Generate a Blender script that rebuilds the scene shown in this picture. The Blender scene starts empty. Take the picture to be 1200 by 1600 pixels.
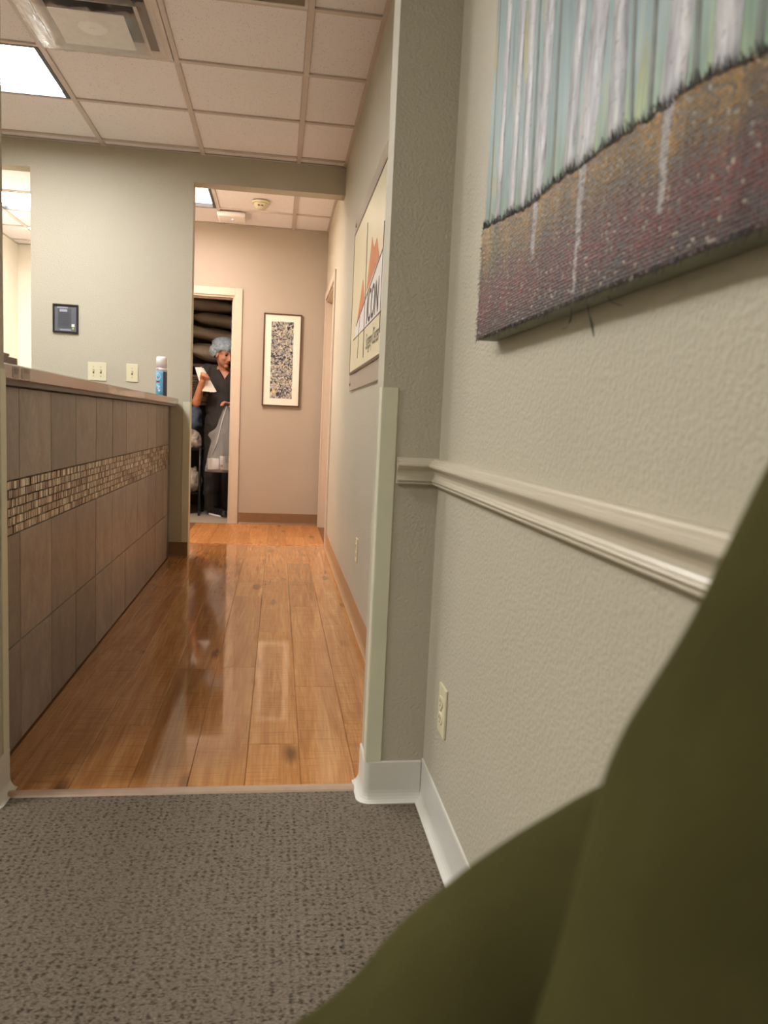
import bpy, bmesh, math, random
import numpy as np
from mathutils import Vector, Matrix, noise
random.seed(7)
SC = bpy.context.scene
COL = SC.collection

# ------------------------------------------------------------------ camera
YAW, PITCH, ROLL, FPX, EYE = 0.14196, -0.11381, 0.04645, 1194.8, 0.965
_f = Vector((math.sin(YAW)*math.cos(PITCH), math.cos(YAW)*math.cos(PITCH), math.sin(PITCH)))
_r0 = Vector((math.cos(YAW), -math.sin(YAW), 0)); _u0 = _r0.cross(_f)
CR = math.cos(ROLL)*_r0 + math.sin(ROLL)*_u0
CU = -math.sin(ROLL)*_r0 + math.cos(ROLL)*_u0
CF = _f
CAM = Vector((0, 0, EYE))
cd = bpy.data.cameras.new('camera'); cam = bpy.data.objects.new('camera', cd); COL.objects.link(cam)
cd.sensor_fit = 'VERTICAL'; cd.sensor_height = 36; cd.lens = FPX/1600*36
cd.clip_start = 0.02
cd.dof.use_dof = True; cd.dof.focus_distance = 3.6; cd.dof.aperture_fstop = 6.0
M3 = Matrix((CR, CU, -CF)).transposed()
cam.matrix_world = Matrix.Translation(CAM) @ M3.to_4x4()
SC.camera = cam

# ------------------------------------------------------------------ world, exposure
w = bpy.data.worlds.new('world'); SC.world = w; w.use_nodes = True
w.node_tree.nodes['Background'].inputs[0].default_value = (0.9, 0.85, 0.78, 1)
w.node_tree.nodes['Background'].inputs[1].default_value = 0.05
SC.view_settings.view_transform = 'Standard'; SC.view_settings.look = 'None'
SC.view_settings.gamma = 1; SC.view_settings.exposure = 0.58
SC.view_settings.use_curve_mapping = False
HALL_LIGHT = 29.0        # emission of the ceiling light panels
CORR_LIGHT = 10.0
CORR_FILL_LIGHT = 38.0  # emission of the added, unseen corridor fill panel
ROOM_LIGHT = 32.0
WAIT_LIGHT = 35.0

# pixel -> place helpers (direction only, the plane gives the distance)
def ray(x, y): return CF + CR*((x-600)/FPX) - CU*((y-800)/FPX)
def on_x(x, y, X): d = ray(x, y); return CAM + d*(X/d.x)
def on_y(x, y, Y): d = ray(x, y); return CAM + d*(Y/d.y)
def on_z(x, y, Z): d = ray(x, y); return CAM + d*((Z-EYE)/d.z)
def at_w(x, y, wd): return CAM + ray(x, y)*wd

# ------------------------------------------------------------------ materials
def nmat(name):
    m = bpy.data.materials.new(name); m.use_nodes = True
    nt = m.node_tree; return m, nt.nodes, nt.links, nt.nodes['Principled BSDF']
def rgb(h):   # srgb 0-255 -> linear
    return tuple(((c/255)/12.92 if c/255 <= .04045 else ((c/255+.055)/1.055)**2.4) for c in h) + (1,)
def pos(n):
    g = n.new('ShaderNodeNewGeometry'); return g.outputs['Position']
def mapping(n, l, vec, scale=(1,1,1), loc=(0,0,0)):
    m = n.new('ShaderNodeMapping'); l.new(vec, m.inputs[0]); m.inputs['Scale'].default_value = scale; m.inputs['Location'].default_value = loc
    return m.outputs[0]
def tnoise(n, l, vec, scale, detail=2, rough=.5, dist=0):
    t = n.new('ShaderNodeTexNoise'); l.new(vec, t.inputs['Vector']); t.inputs['Scale'].default_value = scale
    t.inputs['Detail'].default_value = detail; t.inputs['Roughness'].default_value = rough; t.inputs['Distortion'].default_value = dist
    return t.outputs['Fac']
def ramp(n, l, fac, stops, interp='LINEAR'):
    r = n.new('ShaderNodeValToRGB'); l.new(fac, r.inputs[0]); r.color_ramp.interpolation = interp
    e = r.color_ramp.elements
    while len(e) < len(stops): e.new(.5)
    for k, (p, c) in enumerate(stops): e[k].position = p; e[k].color = c
    return r.outputs[0]
def mixc(n, l, fac, a, b, mode='MIX'):
    m = n.new('ShaderNodeMix'); m.data_type = 'RGBA'; m.blend_type = mode
    for s, v in ((0, fac), (6, a), (7, b)):
        if hasattr(v, 'links'): l.new(v, m.inputs[s])
        else: m.inputs[s].default_value = v
    return m.outputs[2]
def math_(n, l, op, a, b=0.0):
    m = n.new('ShaderNodeMath'); m.operation = op
    for s, v in ((0, a), (1, b)):
        if hasattr(v, 'links'): l.new(v, m.inputs[s])
        else: m.inputs[s].default_value = v
    return m.outputs[0]
def bump(n, l, h, bsdf, strength=.4, dist=.002):
    b = n.new('ShaderNodeBump'); b.inputs['Strength'].default_value = strength; b.inputs['Distance'].default_value = dist
    l.new(h, b.inputs['Height']); l.new(b.outputs[0], bsdf.inputs['Normal'])
def plain(name, col, rough=.5, metal=0, spec=.5, var=.06, vscale=25, bmp=0, bscale=200, coat=0):
    m, n, l, b = nmat(name)
    c = rgb(col); p = pos(n)
    f = tnoise(n, l, p, vscale, 3)
    lo = tuple(x*(1-var) for x in c[:3])+(1,); hi = tuple(min(1, x*(1+var)) for x in c[:3])+(1,)
    l.new(ramp(n, l, f, [(.3, lo), (.7, hi)]), b.inputs['Base Color'])
    b.inputs['Roughness'].default_value = rough; b.inputs['Metallic'].default_value = metal
    b.inputs['Specular IOR Level'].default_value = spec; b.inputs['Coat Weight'].default_value = coat
    if bmp: bump(n, l, tnoise(n, l, p, bscale, 3), b, bmp, .002)
    return m

MAT = {}
def wall_paint(name, col, strength=.35, scale=150):
    m, n, l, b = nmat(name); p = pos(n); c = rgb(col)
    f = tnoise(n, l, p, 1.7, 3)
    l.new(ramp(n, l, f, [(.3, tuple(x*.97 for x in c[:3])+(1,)), (.7, tuple(min(1, x*1.02) for x in c[:3])+(1,))]), b.inputs['Base Color'])
    b.inputs['Roughness'].default_value = .55; b.inputs['Specular IOR Level'].default_value = .35
    v = n.new('ShaderNodeTexVoronoi'); v.inputs['Scale'].default_value = scale*.9; v.feature = 'SMOOTH_F1'; l.new(p, v.inputs['Vector'])
    h = math_(n, l, 'ADD', tnoise(n, l, p, scale, 4, .55, .3), math_(n, l, 'MULTIPLY', v.outputs['Distance'], .5))
    bump(n, l, h, b, strength, .004)
    return m
MAT['wall'] = wall_paint('painted orange peel drywall', (190, 183, 164), .6)
MAT['wall_far'] = wall_paint('drywall paint with warm light tint', (180, 168, 153), .2)  # same paint as the other walls, warm corridor light tinted into the colour
MAT['wall_white'] = wall_paint('pale room paint', (236, 230, 216), .2)
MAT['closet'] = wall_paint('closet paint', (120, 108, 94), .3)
MAT['guard'] = plain('cream vinyl guard', (214, 212, 188), .35, var=.02)
MAT['cove'] = plain('white vinyl cove base', (214, 211, 203), .35, var=.04, vscale=6)
MAT['rail'] = plain('glossy painted moulding', (201, 192, 172), .28, var=.02)
MAT['brownbase'] = plain('brown vinyl base', (134, 104, 76), .4, var=.05)
MAT['tanbase'] = plain('tan vinyl base', (176, 138, 100), .4, var=.05)
MAT['trim'] = plain('painted door frame', (206, 190, 172), .4, var=.02)
MAT['door'] = plain('painted door leaf', (222, 206, 188), .45, var=.02)
MAT['grid'] = plain('ceiling grid metal', (206, 194, 186), .45, var=.02)
MAT['ivory'] = plain('ivory plastic', (222, 214, 182), .3, var=.02)
MAT['ivory_dark'] = plain('ivory switch toggle', (138, 126, 98), .3, var=.02)
MAT['screw'] = plain('screw metal', (150, 140, 120), .3, .8)
MAT['slot'] = plain('dark slot', (40, 36, 30), .6)
MAT['black'] = plain('black frame', (24, 24, 27), .35, var=.1)
MAT['white'] = plain('white plastic', (238, 234, 232), .35, var=.02)
MAT['counter'] = plain('mauve brown laminate', (150, 122, 112), .16, var=.1, vscale=160, coat=.3)
MAT['gap_shade'] = plain('dark brown shadow gap', (92, 74, 66), .4, var=.1)  # darker tone stands for the shade under the counter overhang
MAT['grout'] = plain('brown grout', (88, 70, 58), .8, var=.1, vscale=80)
MAT['plankgap'] = plain('plank joint brown', (126, 82, 50), .6)
MAT['paper'] = plain('white paper', (236, 233, 224), .7, var=.04, vscale=60)
MAT['stripmetal'] = plain('beige transition strip', (176, 152, 132), .4, var=.06)
MAT['dark'] = plain('dark backing', (46, 42, 38), .8)
MAT['ventmetal'] = plain('painted vent metal', (222, 216, 212), .6, var=.05)
MAT['slate'] = plain('grey grille', (148, 136, 118), .5)

def acoustic():
    m, n, l, b = nmat('acoustic ceiling tile'); p = pos(n)
    base = rgb((242, 238, 240)); dk = rgb((164, 150, 142))
    q = mapping(n, l, p, (1, 1, .01))
    v = n.new('ShaderNodeTexVoronoi'); l.new(q, v.inputs['Vector']); v.inputs['Scale'].default_value = 120; v.inputs['Randomness'].default_value = 1
    nn = tnoise(n, l, q, 60, 4)
    spots = math_(n, l, 'ADD', v.outputs['Distance'], math_(n, l, 'MULTIPLY', nn, .55))
    f = ramp(n, l, spots, [(.36, (0, 0, 0, 1)), (.47, (1, 1, 1, 1))])
    l.new(mixc(n, l, f, dk, base), b.inputs['Base Color'])
    b.inputs['Roughness'].default_value = .9; b.inputs['Specular IOR Level'].default_value = .1
    bump(n, l, f, b, .3, .002)
    return m
MAT['tile_ceiling'] = acoustic()

def emit(name, col, s):
    m, n, l, b = nmat(name)
    b.inputs['Base Color'].default_value = (.9, .9, .9, 1); b.inputs['Emission Color'].default_value = col
    b.inputs['Emission Strength'].default_value = s
    return m
MAT['lamp_hall'] = emit('hall light diffuser', (1, .995, .975, 1), HALL_LIGHT)
MAT['lamp_corr'] = emit('corridor light diffuser', (1, .84, .74, 1), CORR_LIGHT)
MAT['lamp_corr_fill'] = emit('added corridor fill diffuser', (1, .84, .74, 1), CORR_FILL_LIGHT)
MAT['lamp_room'] = emit('room light diffuser', (1, .96, .92, 1), ROOM_LIGHT)
MAT['lamp_wait'] = emit('waiting room light diffuser', (1, .985, .95, 1), WAIT_LIGHT)
MAT['led'] = emit('blue status light', (.45, .4, 1, 1), 2.5)

def wood():
    m, n, l, b = nmat('wood plank'); p = pos(n)
    oi = n.new('ShaderNodeObjectInfo')
    rnd = oi.outputs['Random']
    comb = n.new('ShaderNodeCombineXYZ'); l.new(math_(n, l, 'MULTIPLY', rnd, 37), comb.inputs[0]); l.new(math_(n, l, 'MULTIPLY', rnd, 91), comb.inputs[1])
    add = n.new('ShaderNodeVectorMath'); l.new(p, add.inputs[0]); l.new(comb.outputs[0], add.inputs[1])
    v = add.outputs[0]
    g1 = tnoise(n, l, mapping(n, l, v, (26, 1.6, 1)), 1, 4, .6, 1.1)
    g2 = tnoise(n, l, mapping(n, l, v, (130, 5, 1)), 1, 3, .6, .2)
    saw = tnoise(n, l, mapping(n, l, v, (6, 190, 1)), 1, 2, .5)
    c1 = ramp(n, l, g1, [(.25, rgb((172, 112, 62))), (.5, rgb((200, 142, 86))), (.75, rgb((218, 166, 108)))])
    c2 = mixc(n, l, ramp(n, l, g2, [(.35, (.4,)*3+(1,)), (.6, (0,)*3+(1,))]), c1, rgb((156, 98, 52)))
    c3 = mixc(n, l, ramp(n, l, saw, [(.54, (0,)*3+(1,)), (.70, (.6,)*3+(1,))]), c2, rgb((150, 94, 50)))
    kn = n.new('ShaderNodeTexVoronoi'); l.new(mapping(n, l, v, (6.2, 2.1, 1)), kn.inputs['Vector']); kn.inputs['Scale'].default_value = 1
    kf = ramp(n, l, math_(n, l, 'ADD', kn.outputs['Distance'], math_(n, l, 'MULTIPLY', g1, .12)), [(.10, (.8,)*3+(1,)), (.24, (0,)*3+(1,))])
    c4 = mixc(n, l, kf, c3, rgb((92, 58, 32)))
    tone = ramp(n, l, rnd, [(0, (.80, .78, .76, 1)), (1, (1.0, 1.0, 1.0, 1))])
    c5 = mixc(n, l, 1.0, c4, tone, 'MULTIPLY')
    l.new(c5, b.inputs['Base Color'])
    # freshly mopped, wet finish on the hall side; dry and duller past the cased opening
    sx = n.new('ShaderNodeSeparateXYZ'); l.new(p, sx.inputs[0])
    edge = math_(n, l, 'ADD', sx.outputs[1], math_(n, l, 'MULTIPLY', tnoise(n, l, p, 9, 3), .25))
    wet = n.new('ShaderNodeMapRange'); l.new(edge, wet.inputs[0]); wet.inputs[1].default_value = 5.95; wet.inputs[2].default_value = 6.08
    wet.inputs[3].default_value = 1; wet.inputs[4].default_value = 0
    rr = n.new('ShaderNodeMapRange'); l.new(wet.outputs[0], rr.inputs[0]); rr.inputs[3].default_value = .34; rr.inputs[4].default_value = .11
    l.new(rr.outputs[0], b.inputs['Roughness'])
    l.new(math_(n, l, 'MULTIPLY', wet.outputs[0], .6), b.inputs['Coat Weight']); b.inputs['Coat IOR'].default_value = 1.4; b.inputs['Specular IOR Level'].default_value = .12; b.inputs['Coat Roughness'].default_value = .035
    hh = tnoise(n, l, p, 13, 0)
    bump(n, l, hh, b, .025, .004)
    return m
MAT['wood'] = wood()

def carpet():
    m, n, l, b = nmat('loop carpet'); p = pos(n)
    q = mapping(n, l, p, (62, 62, .001))
    v = n.new('ShaderNodeTexVoronoi'); l.new(q, v.inputs['Vector']); v.inputs['Scale'].default_value = 1; v.inputs['Randomness'].default_value = .35
    fine = tnoise(n, l, mapping(n, l, p, (170, 420, 1)), 1, 4, .65)
    dash = tnoise(n, l, mapping(n, l, p, (85, 260, 1), (3, 1, 0)), 1, 2, .5)
    area = tnoise(n, l, p, 2.2, 2)
    spot = math_(n, l, 'MULTIPLY', ramp(n, l, math_(n, l, 'ADD', v.outputs['Distance'], math_(n, l, 'MULTIPLY', math_(n, l, 'SUBTRACT', fine, .5), 1.0)), [(.10, (1,)*3+(1,)), (.36, (0,)*3+(1,))]), ramp(n, l, area, [(.35, (.45,)*3+(1,)), (.65, (.9,)*3+(1,))]))
    dk = math_(n, l, 'MAXIMUM', spot, ramp(n, l, dash, [(.56, (0,)*3+(1,)), (.68, (.85,)*3+(1,))]))
    lightc = ramp(n, l, fine, [(.28, rgb((86, 77, 68))), (.52, rgb((130, 118, 105))), (.75, rgb((162, 151, 136)))])
    c = mixc(n, l, dk, lightc, rgb((40, 34, 29)))
    l.new(c, b.inputs['Base Color']); b.inputs['Roughness'].default_value = .95; b.inputs['Specular IOR Level'].default_value = .1
    hgt = math_(n, l, 'ADD', math_(n, l, 'MULTIPLY', dk, -.8), math_(n, l, 'MULTIPLY', fine, .7))
    bump(n, l, hgt, b, .7, .003)
    return m
MAT['carpet'] = carpet()

def stone():
    m, n, l, b = nmat('slate look tile'); p = pos(n)
    oi = n.new('ShaderNodeObjectInfo'); rnd = oi.outputs['Random']
    comb = n.new('ShaderNodeCombineXYZ'); l.new(math_(n, l, 'MULTIPLY', rnd, 53), comb.inputs[0]); l.new(math_(n, l, 'MULTIPLY', rnd, 31), comb.inputs[2])
    add = n.new('ShaderNodeVectorMath'); l.new(p, add.inputs[0]); l.new(comb.outputs[0], add.inputs[1])
    a = tnoise(n, l, mapping(n, l, add.outputs[0], (1, 12, 7)), 1, 5, .6, .8)
    f = tnoise(n, l, mapping(n, l, add.outputs[0], (1, 90, 45)), 1, 3, .6)
    c = ramp(n, l, a, [(.3, rgb((122, 113, 106))), (.7, rgb((150, 140, 132)))])
    vein = math_(n, l, 'ABSOLUTE', math_(n, l, 'SUBTRACT', tnoise(n, l, mapping(n, l, add.outputs[0], (1, 9, 6)), 1, 3, .6, 1.5), .5))
    c = mixc(n, l, ramp(n, l, vein, [(0, (.22,)*3+(1,)), (.012, (0,)*3+(1,))]), c, rgb((180, 170, 160)))
    c = mixc(n, l, ramp(n, l, f, [(.3, (.25,)*3+(1,)), (.6, (0,)*3+(1,))]), c, rgb((94, 84, 77)))
    tone = ramp(n, l, rnd, [(0, (.74, .73, .72, 1)), (1, (1.2, 1.17, 1.15, 1))])
    l.new(mixc(n, l, 1.0, c, tone, 'MULTIPLY'), b.inputs['Base Color'])
    b.inputs['Roughness'].default_value = .38
    bump(n, l, math_(n, l, 'ADD', a, math_(n, l, 'MULTIPLY', f, .4)), b, .25, .003)
    return m
MAT['stone'] = stone()

def mosaic():
    m, n, l, b = nmat('glass and stone mosaic')
    oi = n.new('ShaderNodeObjectInfo'); at = n.new('ShaderNodeAttribute'); at.attribute_name = 'tone'
    t = math_(n, l, 'FRACT', math_(n, l, 'ADD', math_(n, l, 'MULTIPLY', oi.outputs['Random'], 7.31), at.outputs['Fac']))
    c = ramp(n, l, t, [(0, rgb((122, 98, 82))), (.25, rgb((156, 134, 114))), (.45, rgb((206, 192, 170))), (.62, rgb((230, 220, 198))), (.8, rgb((136, 110, 92))), (1, rgb((190, 170, 146)))])
    l.new(c, b.inputs['Base Color']); b.inputs['Roughness'].default_value = .22
    return m
MAT['mosaic'] = mosaic()

# ------------------------------------------------------------------ mesh helpers
def add_box(bm, x0, x1, y0, y1, z0, z1, bev=0):
    vs = [bm.verts.new((x, y, z)) for x in (x0, x1) for y in (y0, y1) for z in (z0, z1)]
    fs = [bm.faces.new([vs[i] for i in f]) for f in ((0, 1, 3, 2), (4, 6, 7, 5), (0, 4, 5, 1), (2, 3, 7, 6), (0, 2, 6, 4), (1, 5, 7, 3))]
    if bev:
        es = set(e for f in fs for e in f.edges)
        bmesh.ops.bevel(bm, geom=list(es), offset=bev, segments=2, profile=.6, affect='EDGES')
def ring_loft(bm, rings, cap0=True, cap1=True, closed=True):
    R = [[bm.verts.new(p) for p in r] for r in rings]
    n = len(R[0])
    for a, b in zip(R, R[1:]):
        for i in range(n if closed else n-1):
            bm.faces.new((a[i], a[(i+1) % n], b[(i+1) % n], b[i]))
    if cap0: bm.faces.new(list(reversed(R[0])))
    if cap1: bm.faces.new(R[-1])
def lathe(bm, prof, c, seg=24, axis='z'):
    rings = []
    for r, h in prof:
        ring = []
        for k in range(seg):
            a = 2*math.pi*k/seg
            if axis == 'z': ring.append((c[0]+r*math.cos(a), c[1]+r*math.sin(a), c[2]+h))
            elif axis == 'y': ring.append((c[0]+r*math.cos(a), c[1]+h, c[2]+r*math.sin(a)))
            else: ring.append((c[0]+h, c[1]+r*math.cos(a), c[2]+r*math.sin(a)))
        rings.append(ring)
    ring_loft(bm, rings)
def frame_of(d):
    d = Vector(d).normalized(); a = d.orthogonal().normalized(); return a, d.cross(a)
def capsule(bm, a, b, ra, rb, seg=12, hemi=4):
    a, b = Vector(a), Vector(b); d = (b-a)
    if d.length < 1e-6: d = Vector((0, 0, 1e-4))
    dn = d.normalized(); u, v = frame_of(dn); rings = []
    for k in range(hemi+1):
        t = -math.pi/2 + .02 + (math.pi/2-.02)*k/hemi
        rings.append([a + dn*ra*math.sin(t) + (u*math.cos(q)+v*math.sin(q))*ra*math.cos(t) for q in [2*math.pi*i/seg for i in range(seg)]])
    for k in range(hemi+1):
        t = (math.pi/2-.02)*k/hemi
        rings.append([b + dn*rb*math.sin(t) + (u*math.cos(q)+v*math.sin(q))*rb*math.cos(t) for q in [2*math.pi*i/seg for i in range(seg)]])
    ring_loft(bm, rings)
def ellipsoid(bm, c, rad, F=None, seg=20, rows=14):
    c = Vector(c); F = F or (Vector((1, 0, 0)), Vector((0, 1, 0)), Vector((0, 0, 1)))
    rings = []
    for k in range(1, rows):
        t = -math.pi/2 + math.pi*k/rows
        rings.append([c + F[0]*rad[0]*math.cos(t)*math.cos(q) + F[1]*rad[1]*math.cos(t)*math.sin(q) + F[2]*rad[2]*math.sin(t) for q in [2*math.pi*i/seg for i in range(seg)]])
    ring_loft(bm, rings)
def tube(bm, pts, r, seg=8):
    pts = [Vector(p) for p in pts]; rings = []
    rs = r if isinstance(r, (list, tuple)) else [r]*len(pts)
    u = None
    for i, p in enumerate(pts):
        d = (pts[min(i+1, len(pts)-1)] - pts[max(i-1, 0)]).normalized()
        if u is None: u = d.orthogonal().normalized()
        u = (u - d*u.dot(d)).normalized(); v = d.cross(u)
        rings.append([p + (u*math.cos(q)+v*math.sin(q))*rs[i] for q in [2*math.pi*k/seg for k in range(seg)]])
    ring_loft(bm, rings)
def prism_x(bm, poly, x0, x1):      # polygon of (y, z) extruded along x
    ring_loft(bm, [[(x0, y, z) for y, z in poly], [(x1, y, z) for y, z in poly]])
def prism_y(bm, poly, y0, y1):
    ring_loft(bm, [[(x, y0, z) for x, z in poly], [(x, y1, z) for x, z in poly]])

def attach(o, parent):
    if parent is not None:
        o.parent = parent; o.matrix_parent_inverse = Matrix.Translation(-Vector(root_loc(parent)))
def root_loc(o):
    p = Vector(o.location)
    while o.parent: o = o.parent   # parts carry world coordinates with identity transforms
    return p if o.type == 'EMPTY' or True else p
def link(name, me, material, parent=None, smooth=False):
    o = bpy.data.objects.new(name, me); COL.objects.link(o)
    if material is not None: me.materials.append(material)
    if smooth:
        for p in me.polygons: p.use_smooth = True
    attach(o, parent)
    return o
def fin(name, bm, material, parent=None, smooth=False, fix=True):
    if fix: bmesh.ops.recalc_face_normals(bm, faces=bm.faces[:])
    me = bpy.data.meshes.new(name); bm.to_mesh(me); bm.free()
    return link(name, me, MAT[material] if isinstance(material, str) else material, parent, smooth)
def tag(o, label, cat, group=None, kind=None):
    o['label'] = label; o['category'] = cat
    if group: o['group'] = group
    if kind: o['kind'] = kind
    return o
def thing(name, label, cat, loc, group=None, kind=None):
    o = bpy.data.objects.new(name, None); COL.objects.link(o); o.location = loc; o.empty_display_size = .05
    return tag(o, label, cat, group, kind)
def box(name, dims, material, parent=None, bev=0):
    bm = bmesh.new(); add_box(bm, *dims, bev); return fin(name, bm, material, parent)
def boxes(name, dl, material, parent=None, bev=0):
    bm = bmesh.new()
    for d in dl: add_box(bm, *d, bev)
    return fin(name, bm, material, parent)
def struct(name, dl, material, label, cat, bev=0):
    return tag(boxes(name, dl, material, None, bev), label, cat, kind='structure')
def remeshed(name, bm, material, voxel, smooth=4, parent=None, cut=None, disp=None):
    bmesh.ops.recalc_face_normals(bm, faces=bm.faces[:])
    me = bpy.data.meshes.new(name+'_src'); bm.to_mesh(me); bm.free()
    o = bpy.data.objects.new('tmp', me); COL.objects.link(o)
    r = o.modifiers.new('r', 'REMESH'); r.mode = 'VOXEL'; r.voxel_size = voxel
    if smooth:
        s = o.modifiers.new('s', 'SMOOTH'); s.iterations = smooth; s.factor = .5
    dg = bpy.context.evaluated_depsgraph_get()
    m2 = bpy.data.meshes.new_from_object(o.evaluated_get(dg)); m2.name = name
    bpy.data.objects.remove(o); bpy.data.meshes.remove(me)
    if disp:
        nr = [v.normal.copy() for v in m2.vertices]
        for v, q in zip(m2.vertices, nr): v.co = v.co + disp(v.co.copy(), q)
    if cut:
        b2 = bmesh.new(); b2.from_mesh(m2)
        bmesh.ops.delete(b2, geom=[f for f in b2.faces if cut(f.calc_center_median(), f.normal)], context='FACES')
        b2.to_mesh(m2); b2.free()
    m2.materials.clear()
    return link(name, m2, MAT[material] if isinstance(material, str) else material, parent, True)
def text_mesh(name, s, size, origin, right, up, material, parent, thick=.0008, sx=1.0, shear=0, align='LEFT'):
    cu = bpy.data.curves.new('t', 'FONT'); cu.body = s; cu.size = 1; cu.extrude = 0; cu.align_x = align; cu.shear = shear
    o = bpy.data.objects.new('t', cu); COL.objects.link(o)
    dg = bpy.context.evaluated_depsgraph_get()
    me = bpy.data.meshes.new_from_object(o.evaluated_get(dg)); bpy.data.objects.remove(o); me.name = name
    R, U = Vector(right), Vector(up); O = Vector(origin)
    for v in me.vertices: v.co = O + R*(v.co.x*size*sx) + U*(v.co.y*size)
    me.materials.clear()
    return link(name, me, MAT[material] if isinstance(material, str) else material, parent)

# ================================================================== SETTING
XR = .398          # face of the right wall
ZC = 2.64          # ceiling height
YS0, YS1 = 1.86, 1.97   # stub walls at the end of the waiting area
YB0, YB1 = 5.30, 5.42   # switch wall and header
YF = 7.08          # far wall of the corridor
struct('wall_right', [(XR, XR+.12, -2.6, 5.92, 0, ZC+.13), (XR, XR+.12, 5.92, 6.98, 2.04, ZC+.13), (XR, XR+.12, 6.98, 8.7, 0, ZC+.13)], 'wall', 'long cream textured wall on the right with painting and chair rail', 'wall')
struct('wall_entry_right', [(.25, XR, YS0, YS1, 0, ZC+.13)], 'wall', 'narrow stub wall with corner guard beside the long right wall', 'wall')
struct('wall_entry_left', [(-3.1, -.655, YS0, YS1, 0, ZC+.13)], 'wall', 'stub wall edge at far left next to the tiled counter', 'wall')
struct('wall_hall_back', [(-1.594, -.588, YB0, YB1, 0, ZC+.13), (-.588, XR, YB0, YB1, 2.468, ZC+.13), (-3.1, -1.594, YB0, YB1, 2.475, ZC+.13), (-3.1, -2.72, YB0, YB1, 0, 2.475)], 'wall', 'cream wall behind the counter carrying the switch plates and header', 'wall')
struct('wall_far', [(-.41, XR, YF, YF+.12, 0, ZC+.13), (-1.25, -.41, YF, YF+.12, 2.035, ZC+.13), (-1.45, -1.25, YF, YF+.12, 0, ZC+.13)], 'wall_far', 'peach lit far corridor wall with framed abstract picture', 'wall')
struct('wall_partition', [(-1.57, -1.45, YB1, 8.62, 0, ZC+.13)], 'wall_white', 'hidden partition between the corridor and the bright side room', 'wall')
struct('wall_side_room', [(-2.84, -2.72, YB1, 8.62, 0, ZC+.13), (-2.84, -1.45, 8.62, 8.74, 0, ZC+.13)], 'wall_white', 'bright white walls of the room seen through the far left opening', 'wall')
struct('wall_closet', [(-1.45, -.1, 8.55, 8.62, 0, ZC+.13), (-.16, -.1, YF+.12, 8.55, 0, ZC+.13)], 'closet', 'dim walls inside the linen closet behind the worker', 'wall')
struct('wall_left', [(-3.22, -3.1, -2.6, YB1, 0, ZC+.13)], 'wall', 'left wall of the waiting and reception area', 'wall')
struct('wall_back', [(-3.1, XR, -2.72, -2.6, 0, ZC+.13)], 'wall', 'wall behind the waiting area', 'wall')

# floors
tag(box('floor_carpet', (-3.1, XR, -2.6, 1.925, -.06, 0), 'carpet'), 'grey brown loop pile carpet with dark flecks in the foreground', 'carpet', kind='structure')
tag(box('floor_reception', (-3.1, -.84, YS1, YB1, -.06, 0), 'carpet'), 'carpeted floor behind the tiled counter', 'floor', kind='structure')
hall = tag(boxes('floor_hall', [(-.84, XR, 1.925, YB1, -.06, -.003), (-1.45, XR, YB1, YF, -.06, -.003), (XR, XR+.12, 5.92, 6.98, -.06, 0)], 'plankgap'), 'glossy wet orange brown wood plank floor of the hallway', 'floor', kind='structure')
tag(box('floor_side_room', (-2.72, -1.57, YB1, 8.62, -.06, 0), 'wood'), 'floor of the bright side room at far left', 'floor', kind='structure')
MAT['closetfloor'] = plain('pale vinyl closet floor', (176, 164, 148), .5, var=.06, vscale=12)
tag(box('floor_closet', (-1.45, -.16, YF, 8.55, -.06, .001), 'closetfloor'), 'pale vinyl floor inside the linen closet', 'floor', kind='structure')
# planks, each its own piece
PW, PL, GAP = .149, 1.22, .0009
edges = [.09+PW*k for k in range(-11, 3)]
rp = random.Random(3)
def plank_mesh(wd, ln):
    bm = bmesh.new(); add_box(bm, -wd/2, wd/2, -ln/2, ln/2, -.004, 0)
    top = [e for e in bm.edges if all(abs(v.co.z) < 1e-6 for v in e.verts)]
    bmesh.ops.bevel(bm, geom=top, offset=.0012, segments=1, affect='EDGES')
    me = bpy.data.meshes.new('plank'); bmesh.ops.recalc_face_normals(bm, faces=bm.faces[:]); bm.to_mesh(me); bm.free()
    me.materials.append(MAT['wood']); return me
pm_cache = {}
for x in edges:
    xa, xb = x, x+PW
    y = 1.942 - rp.uniform(.0, .95)
    while y < YF:
        ya, yb = max(y, 1.942), min(y+PL, YF)
        y += PL
        a, b_ = xa, min(xb, XR-.002)
        if b_ < -.70:      # only in the corridor part
            ya = max(ya, YB1+.002); a = max(a, -1.447)
        elif a < -.72: a = -.712 if yb < YB1 else a
        if a < -.712 and b_ > -.70: a = -.712
        if yb-ya < .05 or b_-a < .02: continue
        key = (round(b_-a, 4), round(yb-ya, 4))
        if key not in pm_cache: pm_cache[key] = plank_mesh(b_-a-GAP, yb-ya-GAP)
        o = bpy.data.objects.new('plank', pm_cache[key]); COL.objects.link(o); o.location = ((a+b_)/2, (ya+yb)/2, 0); o.parent = hall
# transition strip
bm = bmesh.new(); prism_x(bm, [(1.912, 0), (1.916, .004), (1.926, .007), (1.936, .007), (1.946, .004), (1.95, 0)], -.652, .228)
tag(fin('trim_threshold', bm, 'stripmetal'), 'thin beige transition strip where carpet meets wood floor', 'threshold', kind='structure')

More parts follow.
